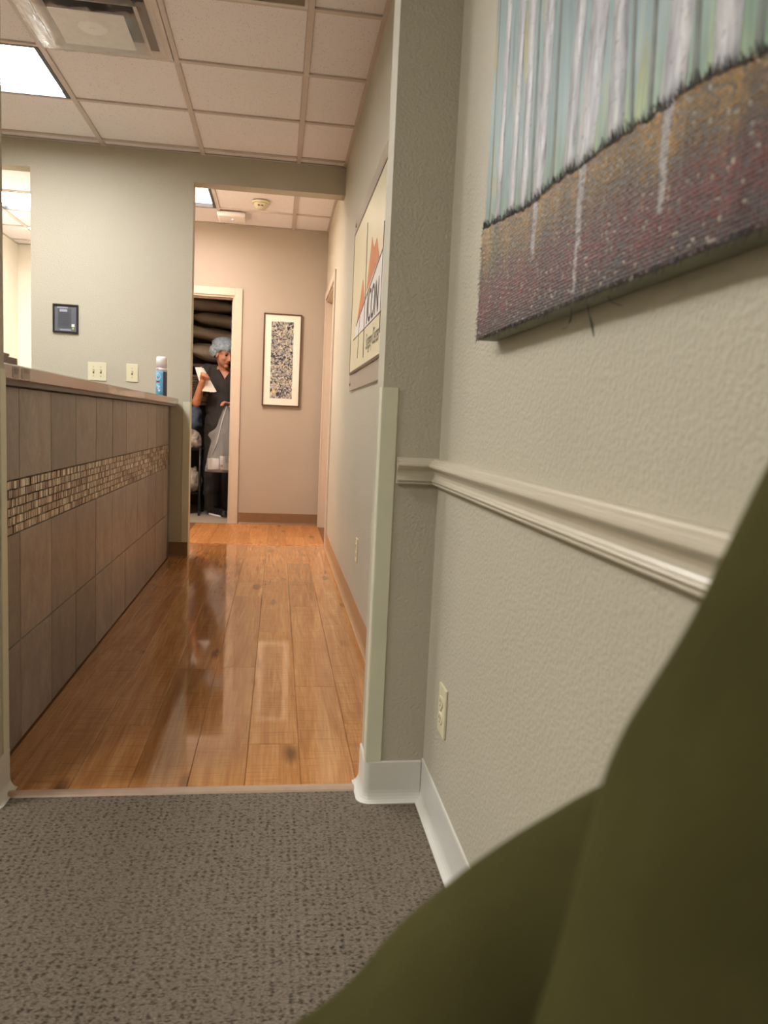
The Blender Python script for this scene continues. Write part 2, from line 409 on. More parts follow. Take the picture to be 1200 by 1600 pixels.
# ------------------------------------------------------------------ ceilings
TX = [.085+.617*k for k in range(-6, 1)]
def ceiling(name, label, xs, ys, x0, x1, y0, y1, skip=()):
    c = tag(box(name, (x0, x1, y0, y1, ZC+.13, ZC+.16), 'grid'), label, 'ceiling', kind='structure')
    gx = [x0]+[v for v in xs if x0+.02 < v < x1-.02]+[x1]
    gy = [y0]+[v for v in ys if y0+.02 < v < y1-.02]+[y1]
    cache = {}
    for i in range(len(gx)-1):
        for j in range(len(gy)-1):
            cx, cy = (gx[i]+gx[i+1])/2, (gy[j]+gy[j+1])/2
            if any(abs(cx-s[0]) < .2 and abs(cy-s[1]) < .2 for s in skip): continue
            wx, wy = gx[i+1]-gx[i]-.026, gy[j+1]-gy[j]-.026
            if wx < .02 or wy < .02: continue
            k = (round(wx, 3), round(wy, 3))
            if k not in cache:
                bm = bmesh.new(); add_box(bm, -wx/2, wx/2, -wy/2, wy/2, 0, .02)
                bot = [e for e in bm.edges if all(abs(v.co.z) < 1e-6 for v in e.verts)]
                bmesh.ops.bevel(bm, geom=bot, offset=.003, segments=1, affect='EDGES')
                me = bpy.data.meshes.new('ceiling_tile'); bmesh.ops.recalc_face_normals(bm, faces=bm.faces[:]); bm.to_mesh(me); bm.free()
                me.materials.append(MAT['tile_ceiling']); cache[k] = me
            o = bpy.data.objects.new('ceiling_tile', cache[k]); COL.objects.link(o)
            o.location = (cx, cy, ZC+.008); o.parent = c
    for v in gx[1:-1]: box('grid_tee', (v-.0135, v+.0135, y0, y1, ZC-.001, ZC+.03), 'grid', c)
    for v in gy[1:-1]: box('grid_tee', (x0, x1, v-.0125, v+.0125, ZC, ZC+.03), 'grid', c)
    for d in ((x0, x0+.02, y0, y1), (x1-.02, x1, y0, y1), (x0, x1, y0, y0+.02), (x0, x1, y1-.02, y1)):
        box('wall_angle', d+(ZC+.001, ZC+.004), 'grid', c)
    return c
YA = [3.375+.606*k for k in range(-9, 4)]
YC = [5.97+.606*k for k in range(-1, 6)]
HL = [(-1.4575, 4.284), (-1.4575, 3.072)]
WL = [(-2.0745, 1.254), (-2.0745, -.564)]
VENT = (-.8405, 3.678); GRIL = (-.2235, 3.072)
ceiling('ceiling', 'pinkish speckled drop ceiling over the counter and hall', TX, YA, -3.1, XR, -2.6, YB0, HL+WL+[VENT, GRIL])
CL = [(-.8405, 6.273), (-.8405, 5.695)]
ceiling('ceiling_corridor', 'small warm lit drop ceiling of the corridor past the header', TX, YC, -1.45, XR, YB1, YF, CL)
LL = [(-2.0745, 6.879), (-2.5515, 6.879)]
ceiling('ceiling_side_room', 'drop ceiling of the bright side room at far left', TX, YC, -2.72, -1.57, YB1, 8.62, LL)
ceiling('ceiling_closet', 'ceiling inside the linen closet', TX, YC, -1.45, -.16, YF+.12, 8.55)

def troffer(cx, cy, wx, wy, lamp, label, group=None):
    t = thing('ceiling_light', label, 'light', (cx, cy, ZC), group)
    hx, hy = wx/2, wy/2
    e = .020
    box('diffuser', (cx-hx+e-.002, cx+hx-e+.002, cy-hy+e-.002, cy+hy-e+.002, ZC+.028, ZC+.034), lamp, t)
    boxes('frame', [(cx-hx, cx-hx+e, cy-hy, cy+hy, ZC-.002, ZC+.10), (cx+hx-e, cx+hx, cy-hy, cy+hy, ZC-.002, ZC+.10),
                    (cx-hx+e, cx+hx-e, cy-hy, cy-hy+.012, ZC-.002, ZC+.10), (cx-hx+e, cx+hx-e, cy+hy-.012, cy+hy, ZC-.002, ZC+.10)], 'black', t)
    return t
S = .585
troffer(*HL[0], S, S, 'lamp_hall', 'square bright ceiling light panel left of the wrapped air vent')
troffer(*HL[1], S, S, 'lamp_hall', 'ceiling light panel over the near end of the counter')
troffer(*WL[0], S, S, 'lamp_wait', 'ceiling light panel over the left of the waiting area')
troffer(*WL[1], S, S, 'lamp_wait', 'ceiling light panel over the waiting area behind the camera')
troffer(*CL[0], S, S-.01, 'lamp_corr', 'small ceiling light panel in the corridor next to the access point')
troffer(-.8405, 5.695, S, .515, 'lamp_corr_fill', 'added corridor fill light panel, unseen behind the header')  # added out of view to light the far wall more evenly
troffer(-2.0745, 6.879, S, S-.01, 'lamp_room', 'bright ceiling light panel in the room at far left')
troffer(-2.5515, 6.879, .30, S-.01, 'lamp_room', 'narrow end of the lit panel row in the far left room')
bm = bmesh.new(); lathe(bm, [(.001, 0), (.045, 0), (.05, -.004), (.06, -.004), (.062, .002)], (-2.34, 7.87, ZC+.004))
tag(fin('recessed_light', bm, 'lamp_room', smooth=False), 'small round recessed light in the far left room ceiling', 'light')

# ------------------------------------------------------------------ baseboards
def cove_profile(h, t=.004, toe=.016):
    pts = [(0, h), (t*.6, h), (t, h-.003), (t, .03)]
    for k in range(1, 6):
        a = k/5*math.pi/2; pts.append((t+toe*(1-math.cos(a)), .03-.028*math.sin(a)))
    pts += [(t+toe, 0), (0, 0)]
    return pts
def base_y(name, x, side, y0, y1, h, material, label, toe=.016):   # runs along y, faces side (+1 = +x, -1 = -x)
    bm = bmesh.new(); prism_y(bm, [(x+side*d, z) for d, z in cove_profile(h, toe=toe)], y0, y1)
    return tag(fin(name, bm, material), label, 'baseboard', kind='structure')
def base_x(name, y, side, x0, x1, h, material, label, toe=.016):
    bm = bmesh.new(); prism_x(bm, [(y+side*d, z) for d, z in cove_profile(h, toe=toe)], x0, x1)
    return tag(fin(name, bm, material), label, 'baseboard', kind='structure')
base_y('baseboard_right', XR, -1, -2.6, YS0, .112, 'cove', 'white vinyl cove base along the right waiting area wall')
# cove wrapping the stub end: lofted around the rounded outside corner
def wrap_base(name, xc, y0, y1, h, sgn, xl, material, label):
    prof = cove_profile(h, .005, .018); bm = bmesh.new(); rings = []
    rings.append([(xl, y0-d, z) for d, z in prof])
    for k in range(0, 7):
        a = k/6*math.pi/2
        rings.append([(xc-sgn*(-.012+ (d+.012)*math.sin(a)), y0+.012-(d+.012)*math.cos(a), z) for d, z in prof])
    rings.append([(xc-sgn*d, y1, z) for d, z in prof])
    ring_loft(bm, rings); return tag(fin(name, bm, material, smooth=False), label, 'baseboard', kind='structure')
wrap_base('baseboard_entry_right', .25, YS0, YS1, .106, 1, XR-.006, 'cove', 'white vinyl cove base wrapping the stub wall corner')
wrap_base('baseboard_entry_left', -.655, YS0, YS1, .106, -1, -3.1, 'cove', 'white vinyl cove base on the stub wall at far left')
base_y('baseboard_hall', XR, -1, YS1, 5.88, .105, 'tanbase', 'tan vinyl base along the right side of the hallway')
base_x('baseboard_far', YF, -1, -.335, XR, .105, 'brownbase', 'brown vinyl base under the framed abstract picture', .012)
base_x('baseboard_switch_wall', YB0, -1, -.715, -.588, .105, 'brownbase', 'short dark brown base between tiled counter and cased opening', .01)

# corner guards
def guard(name, x, sgn, y, ysgn, z0, z1, label, leg=.038):
    t = .004; bm = bmesh.new()
    # L section with rounded nose, in (x, y)
    sec = [(x+sgn*leg, y), (x+sgn*leg, y-ysgn*t*.6), (x+sgn*(leg-.002), y-ysgn*t), (x+sgn*.002, y-ysgn*t), (x-sgn*.002, y-ysgn*.0035), (x-sgn*.0036, y-ysgn*.0015), (x-sgn*t, y+ysgn*.002),
           (x-sgn*t, y+ysgn*(leg-.002)), (x-sgn*t*.6, y+ysgn*leg), (x, y+ysgn*leg), (x, y)]
    ring_loft(bm, [[(px, py, z0) for px, py in sec], [(px, py, z1) for px, py in sec]])
    return tag(fin(name, bm, 'guard'), label, 'corner guard', kind='structure')
guard('trim_1', .25, 1, YS0, 1, .106, 1.055, 'cream corner guard on the stub wall beside the carpet')
guard('trim_2', -.655, -1, YS1, -1, .106, 1.055, 'cream corner guard at far left edge against the tiles')
guard('trim_3', -.588, -1, YB0, 1, .105, 1.055, 'cream corner guard on the wall corner past the counter', .045)

# chair rail
rail_prof = [(0, .887), (.010, .887), (.0135, .8855), (.0145, .882), (.018, .8815), (.0205, .879), (.021, .876), (.0235, .8755), (.0255, .873), (.026, .869),
             (.0245, .866), (.0185, .862), (.0135, .856), (.0112, .849), (.0112, .842), (.0135, .8375), (.0135, .836), (.0155, .8355), (.0165, .833), (.0155, .8305), (.0125, .830), (.0125, .8285), (.0140, .828), (.0145, .8255), (.0130, .823), (0, .823)]
rail_prof = [(d*1.25, z) for d, z in rail_prof]
rt = thing('trim_chair_rail', 'painted moulded chair rail along the right wall and stub wall', 'chair rail', (XR, 1.0, .823), kind='structure')
bm = bmesh.new()
ring_loft(bm, [[(XR-d, -2.6, z) for d, z in rail_prof], [(XR-d, YS0-d, z) for d, z in rail_prof]])
fin('long_rail', bm, 'rail', rt)
bm = bmesh.new()
ring_loft(bm, [[(.292+.0*d, YS0-d, z) for d, z in rail_prof], [(XR-d, YS0-d, z) for d, z in rail_prof]])
fin('return_rail', bm, 'rail', rt)

# ------------------------------------------------------------------ far door frame (linen closet)
d1 = thing('door_1', 'painted frame of the linen closet doorway at the far wall', 'door frame', (-.83, YF, 0), kind='structure')
bm = bmesh.new()
for xa, xb in ((-.41, -.345), (-1.315, -1.25)):
    add_box(bm, xa, xb, YF-.018, YF, 0, 2.10, .003)
add_box(bm, -1.25, -.41, YF-.018, YF, 2.035, 2.10, .003)
fin('casing', bm, 'trim', d1)
boxes('jamb', [(-.425, -.41, YF-.004, YF+.125, 0, 2.035), (-1.25, -1.235, YF-.004, YF+.125, 0, 2.035), (-1.235, -.425, YF-.004, YF+.125, 2.02, 2.035)], 'trim', d1)
boxes('stop', [(-.437, -.425, YF+.05, YF+.085, 0, 2.02), (-1.235, -.437, YF+.05, YF+.085, 2.008, 2.02)], 'trim', d1)
d2 = thing('door_2', 'recessed door and painted frame at the end of the right hall wall', 'door', (XR, 6.45, 0), kind='structure')
boxes('casing', [(XR-.014, XR, 5.87, 5.935, 0, 2.10), (XR-.014, XR, 6.965, 7.03, 0, 2.10), (XR-.014, XR, 5.935, 6.965, 2.035, 2.10)], 'trim', d2, .003)
boxes('jamb', [(XR, XR+.12, 5.92, 5.94, 0, 2.04), (XR, XR+.12, 6.96, 6.98, 0, 2.04), (XR, XR+.12, 5.94, 6.96, 2.02, 2.04)], 'trim', d2)
box('door_leaf', (XR+.058, XR+.10, 5.942, 6.958, .008, 2.018), 'door', d2)

# ------------------------------------------------------------------ counter
XT = -.715
kw = tag(boxes('wall_counter', [(-.84, XT-.008, YS1, YB0, 0, 1.02)], 'grout'), 'tiled half wall of the reception counter with mosaic band', 'counter', kind='structure')
cols = [YS1+.002]+[2.267+.3066*k for k in range(0, 10)]+[5.235]
rows = [(.004, .299), (.302, .615), (.767, 1.02)]
tc = {}
for i in range(len(cols)-1):
    for (z0, z1) in rows:
        wy, hz = cols[i+1]-cols[i]-.0034, z1-z0-.001
        k = (round(wy, 4), round(hz, 4))
        if k not in tc:
            bm = bmesh.new(); add_box(bm, -.009, 0, -wy/2, wy/2, -hz/2, hz/2)
            fr = [e for e in bm.edges if all(abs(v.co.x) < 1e-6 for v in e.verts)]
            bmesh.ops.bevel(bm, geom=fr, offset=.0015, segments=1, affect='EDGES')
            me = bpy.data.meshes.new('wall_tile'); bmesh.ops.recalc_face_normals(bm, faces=bm.faces[:]); bm.to_mesh(me); bm.free()
            me.materials.append(MAT['stone']); tc[k] = me
        o = bpy.data.objects.new('wall_tile', tc[k]); COL.objects.link(o)
        o.location = (XT+random.uniform(-.0006, .0006), (cols[i]+cols[i+1])/2, (z0+z1)/2); o.parent = kw
MAT['edgetrim'] = plain('dark tile edge trim', (112, 102, 100), .35)
box('edge_trim', (XT-.008, XT+.001, 5.238, 5.298, .004, 1.02), 'edgetrim', kw)
# mosaic band: six rows of little upright sticks
unit = bmesh.new(); add_box(unit, -1, 0, -.5, .5, -.5, .5)
um = bpy.data.meshes.new('mosaic_piece'); bmesh.ops.recalc_face_normals(unit, faces=unit.faces[:]); unit.to_mesh(um); unit.free(); um.materials.append(MAT['mosaic'])
pieces = []; rm = random.Random(11); rowh = .149/6
for rI in range(6):
    y = YS1+.004+rm.uniform(0, .008)
    while y < 5.235:
        wd = rm.choice([.0085, .0085, .0125, .017, .017]); 
        pieces.append((y, min(wd, 5.235-y), .617+rowh*(rI+.5))); y += wd+.0036
pieces.sort()
near = pieces[:300]; rest = pieces[300:]
for y, wd, z in near:
    o = bpy.data.objects.new('mosaic_piece', um); COL.objects.link(o); o.parent = kw
    o.location = (XT+rm.uniform(-.001, .0012), y+wd/2, z+rm.uniform(-.0006, .0006)); o.scale = (.008, wd, rowh-.0038)
    o.rotation_euler = (rm.uniform(-.04, .04), 0, 0)
bm = bmesh.new(); tn = []
for y, wd, z in rest:
    n0 = len(bm.verts); dx = rm.uniform(-.001, .0012); t_ = rm.random()
    add_box(bm, XT-.008+dx, XT+dx, y, y+wd, z-rowh/2+.0017, z+rowh/2-.0017); tn += [t_]*8
mo = fin('mosaic_band', bm, 'mosaic', kw); mo['kind'] = 'stuff'
at_ = mo.data.attributes.new('tone', 'FLOAT', 'POINT'); at_.data.foreach_set('value', tn)
# counter top with rounded far corner
ct = thing('counter_top', 'long mauve brown laminate counter top on the tiled half wall', 'counter top', (-.83, 3.6, 1.02))
def top_poly(xf, r):
    p = [(-1.02, YS1+.001), (xf, YS1+.001)]
    yc = 5.293
    for k in range(0, 9):
        a = k/8*math.pi/2; p.append((xf-r+r*math.cos(a), yc-r+r*math.sin(a)))
    p.append((-1.02, yc)); return p
bm = bmesh.new(); P = top_poly(-.656, .06); Pi = top_poly(-.660, .058)
ring_loft(bm, [[(x, y, 1.033) for x, y in Pi], [(x, y, 1.036) for x, y in P], [(x, y, 1.068) for x, y in P], [(x, y, 1.0715) for x, y in Pi]])
fin('slab', bm, 'counter', ct)
bm = bmesh.new(); P = top_poly(-.672, .05)
ring_loft(bm, [[(x, y, 1.021) for x, y in P], [(x, y, 1.033) for x, y in P]])
fin('shadow_gap_strip', bm, 'gap_shade', ct)  # dark strip filling the shadow gap, shade put into its colour
for k, (y0, y1, lab) in enumerate(((2.033, 2.083, 'left pale sticker with faint square on the counter front edge'), (2.102, 2.167, 'right pale sticker with grey lines on the counter front edge'))):
    s = thing('sticker', lab, 'sticker', (-.655, (y0+y1)/2, 1.04), 'stickers on the counter edge')
    box('label_sheet', (-.656, -.6552, y0, y1, 1.0385, 1.0655), plain('sticker paper', (178, 164, 156), .5), s)
    g = plain('sticker print', (140, 124, 116), .6)
    if k == 0: box('print', (-.6553, -.6549, y0+.010, y1-.010, 1.047, 1.062), g, s)
    else: boxes('print', [(-.6553, -.6549, y0+.016, y1-.014, z, z+.002) for z in (1.062, 1.0585, 1.055)], g, s)
# small grey box at the near end of the counter
b_ = thing('card_box', 'small taupe box standing on the near end of the counter', 'box', (-.78, 2.2, 1.0715))
bm = bmesh.new(); add_box(bm, -.84, -.745, 2.08, 2.352, 1.0715, 1.104, .002)
fin('box_body', bm, plain('taupe card', (140, 128, 120), .6, var=.08), b_)
bm = bmesh.new(); add_box(bm, -.842, -.743, 2.12, 2.28, 1.104, 1.112, .002)
fin('box_lid', bm, plain('taupe card lid', (150, 138, 130), .6, var=.08), b_)

# spray can
cx, cy, cz = -.712, 4.87, 1.0715
c = thing('spray_can', 'blue and white disinfectant spray can on the counter end', 'spray can', (cx, cy, cz))
MAT['can'] = plain('spray can blue label', (112, 188, 226), .3, var=.25, vscale=30, coat=.3)
bm = bmesh.new(); lathe(bm, [(.029, 0), (.0335, .003), (.0335, .148), (.0335, .150)], (cx, cy, cz), 32); fin('can_label', bm, 'can', c, True)
bm = bmesh.new(); lathe(bm, [(.0333, .150), (.0333, .168), (.0315, .172)], (cx, cy, cz), 32); fin('can_collar', bm, plain('can collar white', (222, 220, 226), .35), c, True)
bm = bmesh.new(); lathe(bm, [(.0325, .172), (.0325, .222), (.0305, .236), (.027, .240), (.001, .2405)], (cx, cy, cz), 32); fin('cap', bm, 'white', c, True)
def on_can(name, a0, a1, z0, z1, material, r=.0338):
    bm = bmesh.new(); R = []
    for z in (z0, z1):
        R.append([bm.verts.new((cx+r*math.sin(a), cy-r*math.cos(a), cz+z)) for a in [a0+(a1-a0)*k/8 for k in range(9)]])
    for k in range(8): bm.faces.new((R[0][k], R[0][k+1], R[1][k+1], R[1][k]))
    return fin(name, bm, material, c)
MAT['navy'] = plain('dark label panel', (58, 66, 96), .35, var=.3, vscale=90)
on_can('side_panel', .42, 1.5, .004, .149, 'navy')
on_can('print_line', -1.0, -.35, .164, .160, plain('collar print', (120, 80, 140), .5))
# white splash oval with the name lettered round the can
bm = bmesh.new(); pv = []
for k in range(20):
    a = 2*math.pi*k/20; aa = -.58+.52*math.cos(a); zz = .118+.022*math.sin(a)
    pv.append(bm.verts.new((cx+.0339*math.sin(aa), cy-.0339*math.cos(aa), cz+zz)))
bm.faces.new(pv); fin('logo_oval', bm, 'white', c)
tm = text_mesh('logo_text', 'Lysol', 1, (0, 0, 0), (1, 0, 0), (0, 1, 0), plain('logo blue', (30, 40, 120), .5), c)
xs_ = [v.co.x for v in tm.data.vertices]; x0_, x1_ = min(xs_), max(xs_)
for v in tm.data.vertices:
    aa = -1.02+.86*(v.co.x-x0_)/(x1_-x0_); zz = .110+.020*v.co.y
    v.co = (cx+.0342*math.sin(aa), cy-.0342*math.cos(aa), cz+zz)
on_can('red_band', -.95, -.2, .084, .094, plain('label red', (150, 50, 80), .4), .0339)
for k, (zz, aa) in enumerate(((.060, -.3), (.048, -.5), (.036, -.25), (.066, -.65))):
    bm = bmesh.new(); ps = []
    for q in range(12):
        a = 2*math.pi*q/12; A = aa+.18*math.cos(a); ps.append(bm.verts.new((cx+.0339*math.sin(A), cy-.0339*math.cos(A), cz+zz+.006*math.sin(a))))
    bm.faces.new(ps); fin('label_blot', bm, plain('label pale blue', (190, 220, 235), .4), c)

# ------------------------------------------------------------------ switch plates, notice, outlets
def plate(name, label, xa, xb, za, zb, y, ntog, cat='light switch'):
    t = thing(name, label, cat, ((xa+xb)/2, y, za))
    bm = bmesh.new(); add_box(bm, xa, xb, y-.006, y, za, zb, .003); fin('cover_plate', bm, 'ivory', t)
    cxs = [(xa+xb)/2+(k-(ntog-1)/2)*.046 for k in range(ntog)]; zc = (za+zb)/2
    for x in cxs:
        box('slot', (x-.0055, x+.0055, y-.0068, y-.005, zc-.013, zc+.013), 'ivory_dark', t)
        bm = bmesh.new(); add_box(bm, x-.004, x+.004, y-.018, y-.005, zc-.002, zc+.009, .0015); fin('toggle', bm, 'ivory', t)
        for dz in (-.030, .030):
            bm = bmesh.new(); lathe(bm, [(.0028, 0), (.0028, -.0015), (.001, -.0018)], (x, y-.006, zc+dz), 10, 'y'); fin('screw', bm, 'screw', t)
    return t
plate('switch_plate', 'double ivory light switch plate above the counter', -1.243, -1.124, 1.164, 1.283, YB0, 2)
plate('switch_plate', 'single ivory light switch plate nearer the spray can', -1.001, -.925, 1.167, 1.285, YB0, 1)
nt = thing('notice_frame', 'small black framed grey notice on the cream wall', 'notice', (-1.38, YB0, 1.457))
xa, xb, za, zb = -1.459, -1.302, 1.459, 1.641
boxes('frame', [(xa, xa+.011, YB0-.014, YB0, za, zb), (xb-.011, xb, YB0-.014, YB0, za, zb), (xa+.011, xb-.011, YB0-.014, YB0, za, za+.011), (xa+.011, xb-.011, YB0-.014, YB0, zb-.011, zb)], 'black', nt, .002)
box('sheet', (xa+.011, xb-.011, YB0-.006, YB0-.002, za+.011, zb-.011), plain('grey notice sheet', (104, 106, 112), .3), nt)
box('panel', (xa+.03, xb-.042, YB0-.0068, YB0-.006, za+.03, zb-.028), plain('dark notice panel', (84, 85, 90), .35), nt)
g = plain('notice print', (160, 165, 178), .5)
boxes('heading', [(xa+.027, xb-.065, YB0-.0072, YB0-.006, zb-.026, zb-.018), (xa+.042, xb-.068, YB0-.0076, YB0-.0066, zb-.048, zb-.032)], g, nt)
g2 = plain('notice fine print', (66, 67, 72), .5)
boxes('text_line', [(xa+.036, xb-.052-.012*random.random(), YB0-.0074, YB0-.0066, z, z+.003) for z in [zb-.058-.0085*k for k in range(10)]], g2, nt)
box('footer', (xa+.045, xb-.045, YB0-.0072, YB0-.006, za+.016, za+.023), g, nt)
box('white_tab', (xb-.041, xb-.023, YB0-.0078, YB0-.006, za+.040, za+.058), 'paper', nt)
bm = bmesh.new(); lathe(bm, [(.0065, 0), (.0065, -.0015), (.001, -.002)], (xb-.032, YB0-.006, za+.030), 14, 'y'); fin('yellow_dot', bm, plain('yellow dot', (200, 205, 60), .5), nt)

def outlet_x(label, x, yc, zc, side=-1):
    t = thing('power_outlet', label, 'outlet', (x, yc, zc-.057))
    bm = bmesh.new(); add_box(bm, x-.006, x, yc-.035, yc+.035, zc-.057, zc+.057, .0025); fin('cover_plate', bm, 'ivory', t)
    for s in (-1, 1):
        bm = bmesh.new(); zz = zc+s*.0195
        sec = [(.0165*math.cos(a), max(-.0125, min(.0125, .0165*math.sin(a)))) for a in [2*math.pi*k/28 for k in range(28)]]
        ring_loft(bm, [[(x-.005, yc+a, zz+b) for a, b in sec], [(x-.0082, yc+a, zz+b) for a, b in sec], [(x-.009, yc+a*.94, zz+b*.94) for a, b in sec]])
        r = fin('receptacle', bm, 'ivory', t)
        boxes('slots', [(x-.0094, x-.0088, yc-.0075, yc-.0055, zz-.001, zz+.007), (x-.0094, x-.0088, yc+.005, yc+.007, zz-.001, zz+.007), (x-.0094, x-.0088, yc-.002, yc+.002, zz-.0095, zz-.0055)], 'slot', r)
    bm = bmesh.new(); lathe(bm, [(.0028, 0), (.0028, -.0012), (.001, -.0015)], (x-.006, yc, zc), 10, 'x'); fin('screw', bm, 'screw', t)
    return t
outlet_x('ivory wall outlet low on the right wall beside the stub', XR, 1.662, .317)
outlet_x('small ivory outlet low on the hallway wall beyond the stub', XR, 3.64, .355)

# ------------------------------------------------------------------ vent, grille
def square_ring(bm, cx, cy, h0, z0, h1, z1, th=.002):
    for s in range(4):
        a, b = [(-1, -1), (1, -1), (1, 1), (-1, 1)][s], [(1, -1), (1, 1), (-1, 1), (-1, -1)][s]
        q = [(cx+a[0]*h0, cy+a[1]*h0, z0), (cx+b[0]*h0, cy+b[1]*h0, z0), (cx+b[0]*h1, cy+b[1]*h1, z1), (cx+a[0]*h1, cy+a[1]*h1, z1)]
        q2 = [(x, y, z+th) for x, y, z in q]
        ring_loft(bm, [q, q2])
vx, vy = VENT
v = thing('air_vent', 'square ceiling air vent wrapped in clear plastic film', 'air vent', (vx, vy, ZC))
bm = bmesh.new(); square_ring(bm, vx, vy, .300, ZC-.001, .265, ZC-.001, .004); fin('frame', bm, 'ventmetal', v)
box('plenum', (vx-.285, vx+.285, vy-.285, vy+.285, ZC+.020, ZC+.026), 'dark', v)
for h0, z0, h1, z1 in ((.272, ZC+.0, .272, ZC-.012), (.214, ZC+.004, .214, ZC-.026)):
    bm = bmesh.new(); square_ring(bm, vx, vy, h1-.03, z0+.008, h0, z1); fin('louver', bm, 'ventmetal', v)
bm = bmesh.new(); add_box(bm, vx-.152, vx+.152, vy-.152, vy+.152, ZC-.038, ZC-.034, .001); fin('center_plate', bm, 'ventmetal', v)
bm = bmesh.new(); lathe(bm, [(.001, -.046), (.012, -.046), (.014, -.043), (.055, -.041), (.06, -.038)], (vx, vy-.02, ZC), 28); fin('center_disc', bm, 'white', v)
def film(name, rough=.08, tint=(.95, .94, .93, 1), alpha=.16, gloss=1.0):
    m, n, l, b = nmat(name)
    tr = n.new('ShaderNodeBsdfTransparent'); tr.inputs[0].default_value = tint
    gl = n.new('ShaderNodeBsdfGlossy'); gl.inputs['Roughness'].default_value = rough
    df = n.new('ShaderNodeBsdfDiffuse'); df.inputs[0].default_value = (.85, .85, .86, 1)
    fr = n.new('ShaderNodeFresnel'); fr.inputs[0].default_value = 1.35
    m1 = n.new('ShaderNodeMixShader'); m2 = n.new('ShaderNodeMixShader')
    m1.inputs[0].default_value = alpha; l.new(tr.outputs[0], m1.inputs[1]); l.new(df.outputs[0], m1.inputs[2])
    l.new(math_(n, l, 'MULTIPLY', fr.outputs[0], gloss), m2.inputs[0]); l.new(m1.outputs[0], m2.inputs[1]); l.new(gl.outputs[0], m2.inputs[2])
    p = pos(n); bp = n.new('ShaderNodeBump'); bp.inputs['Strength'].default_value = .35; bp.inputs['Distance'].default_value = .01
    l.new(tnoise(n, l, mapping(n, l, p, (60, 22, 60)), 1, 4, .6, 1.5), bp.inputs['Height']); l.new(bp.outputs[0], gl.inputs['Normal'])
    l.new(m2.outputs[0], n['Material Output'].inputs[0]); return m
MAT['film'] = film('clear plastic film', .10, (.98, .975, .97, 1), .03, .22)
MAT['bag'] = film('clear bag plastic', .18, (.93, .94, .96, 1), .20, 1.3)
N = 44; bm = bmesh.new(); G = []
for i in range(N+1):
    row = []
    for j in range(N+1):
        u, w_ = i/N*2-1, j/N*2-1
        e = max(abs(u), abs(w_)); 
        z = ZC-.004 - .044*max(0, min(1, (1-e)/.38))
        nz = noise.noise(Vector((u*9, w_*4, 3)))*.010*(1 if e < .97 else .2) + noise.noise(Vector((u*26, w_*9, 7)))*.004
        row.append(bm.verts.new((vx+u*.303, vy+w_*.303, z-abs(nz))))
    G.append(row)
for i in range(N):
    for j in range(N): bm.faces.new((G[i][j], G[i][j+1], G[i+1][j+1], G[i+1][j]))
fin('plastic_film', bm, 'film', v, True)
gx_, gy_ = GRIL
g = thing('return_grille', 'grey ceiling return grille at the top edge, right of the vent', 'air vent', (gx_, gy_, ZC))
bm = bmesh.new(); square_ring(bm, gx_, gy_, .297, ZC-.001, .280, ZC-.001, .004); fin('frame', bm, 'ventmetal', g)
for k in range(22):
    y = gy_-.27+.54*k/21; bm = bmesh.new(); prism_x(bm, [(y-.012, ZC+.013), (y-.010, ZC+.014), (y+.014, ZC+.002), (y+.012, ZC+.001)], gx_-.28, gx_+.28); fin('slat', bm, 'slate', g)
box('plenum', (gx_-.28, gx_+.28, gy_-.28, gy_+.28, ZC+.018, ZC+.022), 'slate', g)

# ------------------------------------------------------------------ corridor ceiling gear
ap = thing('access_point', 'white wireless access point on the corridor ceiling', 'access point', (-.43, 6.72, ZC))
bm = bmesh.new(); add_box(bm, -.545, -.315, 6.60, 6.84, ZC-.045, ZC-.001, .018); fin('housing', bm, 'white', ap, True)
bm = bmesh.new(); lathe(bm, [(.001, -.0475), (.006, -.047), (.0065, -.044)], (-.425, 6.69, ZC), 12); fin('status_light', bm, 'led', ap)
box('cable', (-.53, -.524, 6.84, 6.93, ZC-.01, ZC-.003), 'dark', ap)
sd = thing('smoke_detector', 'round cream smoke detector on the corridor ceiling', 'smoke detector', (-.182, 6.27, ZC))
bm = bmesh.new(); lathe(bm, [(.072, 0), (.072, -.010), (.066, -.014)], (-.182, 6.27, ZC), 32); fin('base_ring', bm, 'ivory', sd, True)
bm = bmesh.new(); lathe(bm, [(.060, -.012), (.058, -.030), (.045, -.042), (.040, -.052), (.001, -.053)], (-.182, 6.27, ZC), 32); fin('head', bm, 'ivory', sd, True)
boxes('vent_slots', [(-.205+.024*k, -.188+.024*k, 6.2175, 6.223, ZC-.040, ZC-.033) for k in range(2)], 'slot', sd)

# ------------------------------------------------------------------ framed abstract picture on the far wall
def splatter():
    m, n, l, b = nmat('abstract paint splatter'); p = pos(n)
    q = mapping(n, l, p, (.62, .001, .62))
    c = ramp(n, l, tnoise(n, l, q, 26, 3, .6, 1.0), [(.35, rgb((120, 118, 118))), (.5, rgb((184, 180, 172))), (.65, rgb((150, 148, 148)))])
    def layer(c, sc, ofs, col, lo, hi, dist=2.0):
        f = tnoise(n, l, mapping(n, l, q, (1, 1, 1), (ofs, 0, ofs*1.7)), sc, 3, .6, dist)
        return mixc(n, l, ramp(n, l, f, [(lo, (0,)*3+(1,)), (hi, (1,)*3+(1,))]), c, rgb(col))
    c = layer(c, 30, 3.1, (214, 198, 130), .60, .64)
    c = layer(c, 14, 9.3, (186, 78, 52), .68, .71)
    c = layer(c, 34, 5.7, (52, 64, 88), .53, .57)
    c = layer(c, 40, 15.2, (24, 24, 32), .545, .575, 3.0)
    c = layer(c, 48, 22.2, (236, 228, 205), .60, .63, 2.5)
    l.new(c, b.inputs['Base Color']); b.inputs['Roughness'].default_value = .5
    return m
pf = thing('picture_frame', 'tall framed abstract splatter print with wide white mat', 'picture', (.016, YF, 1.084))
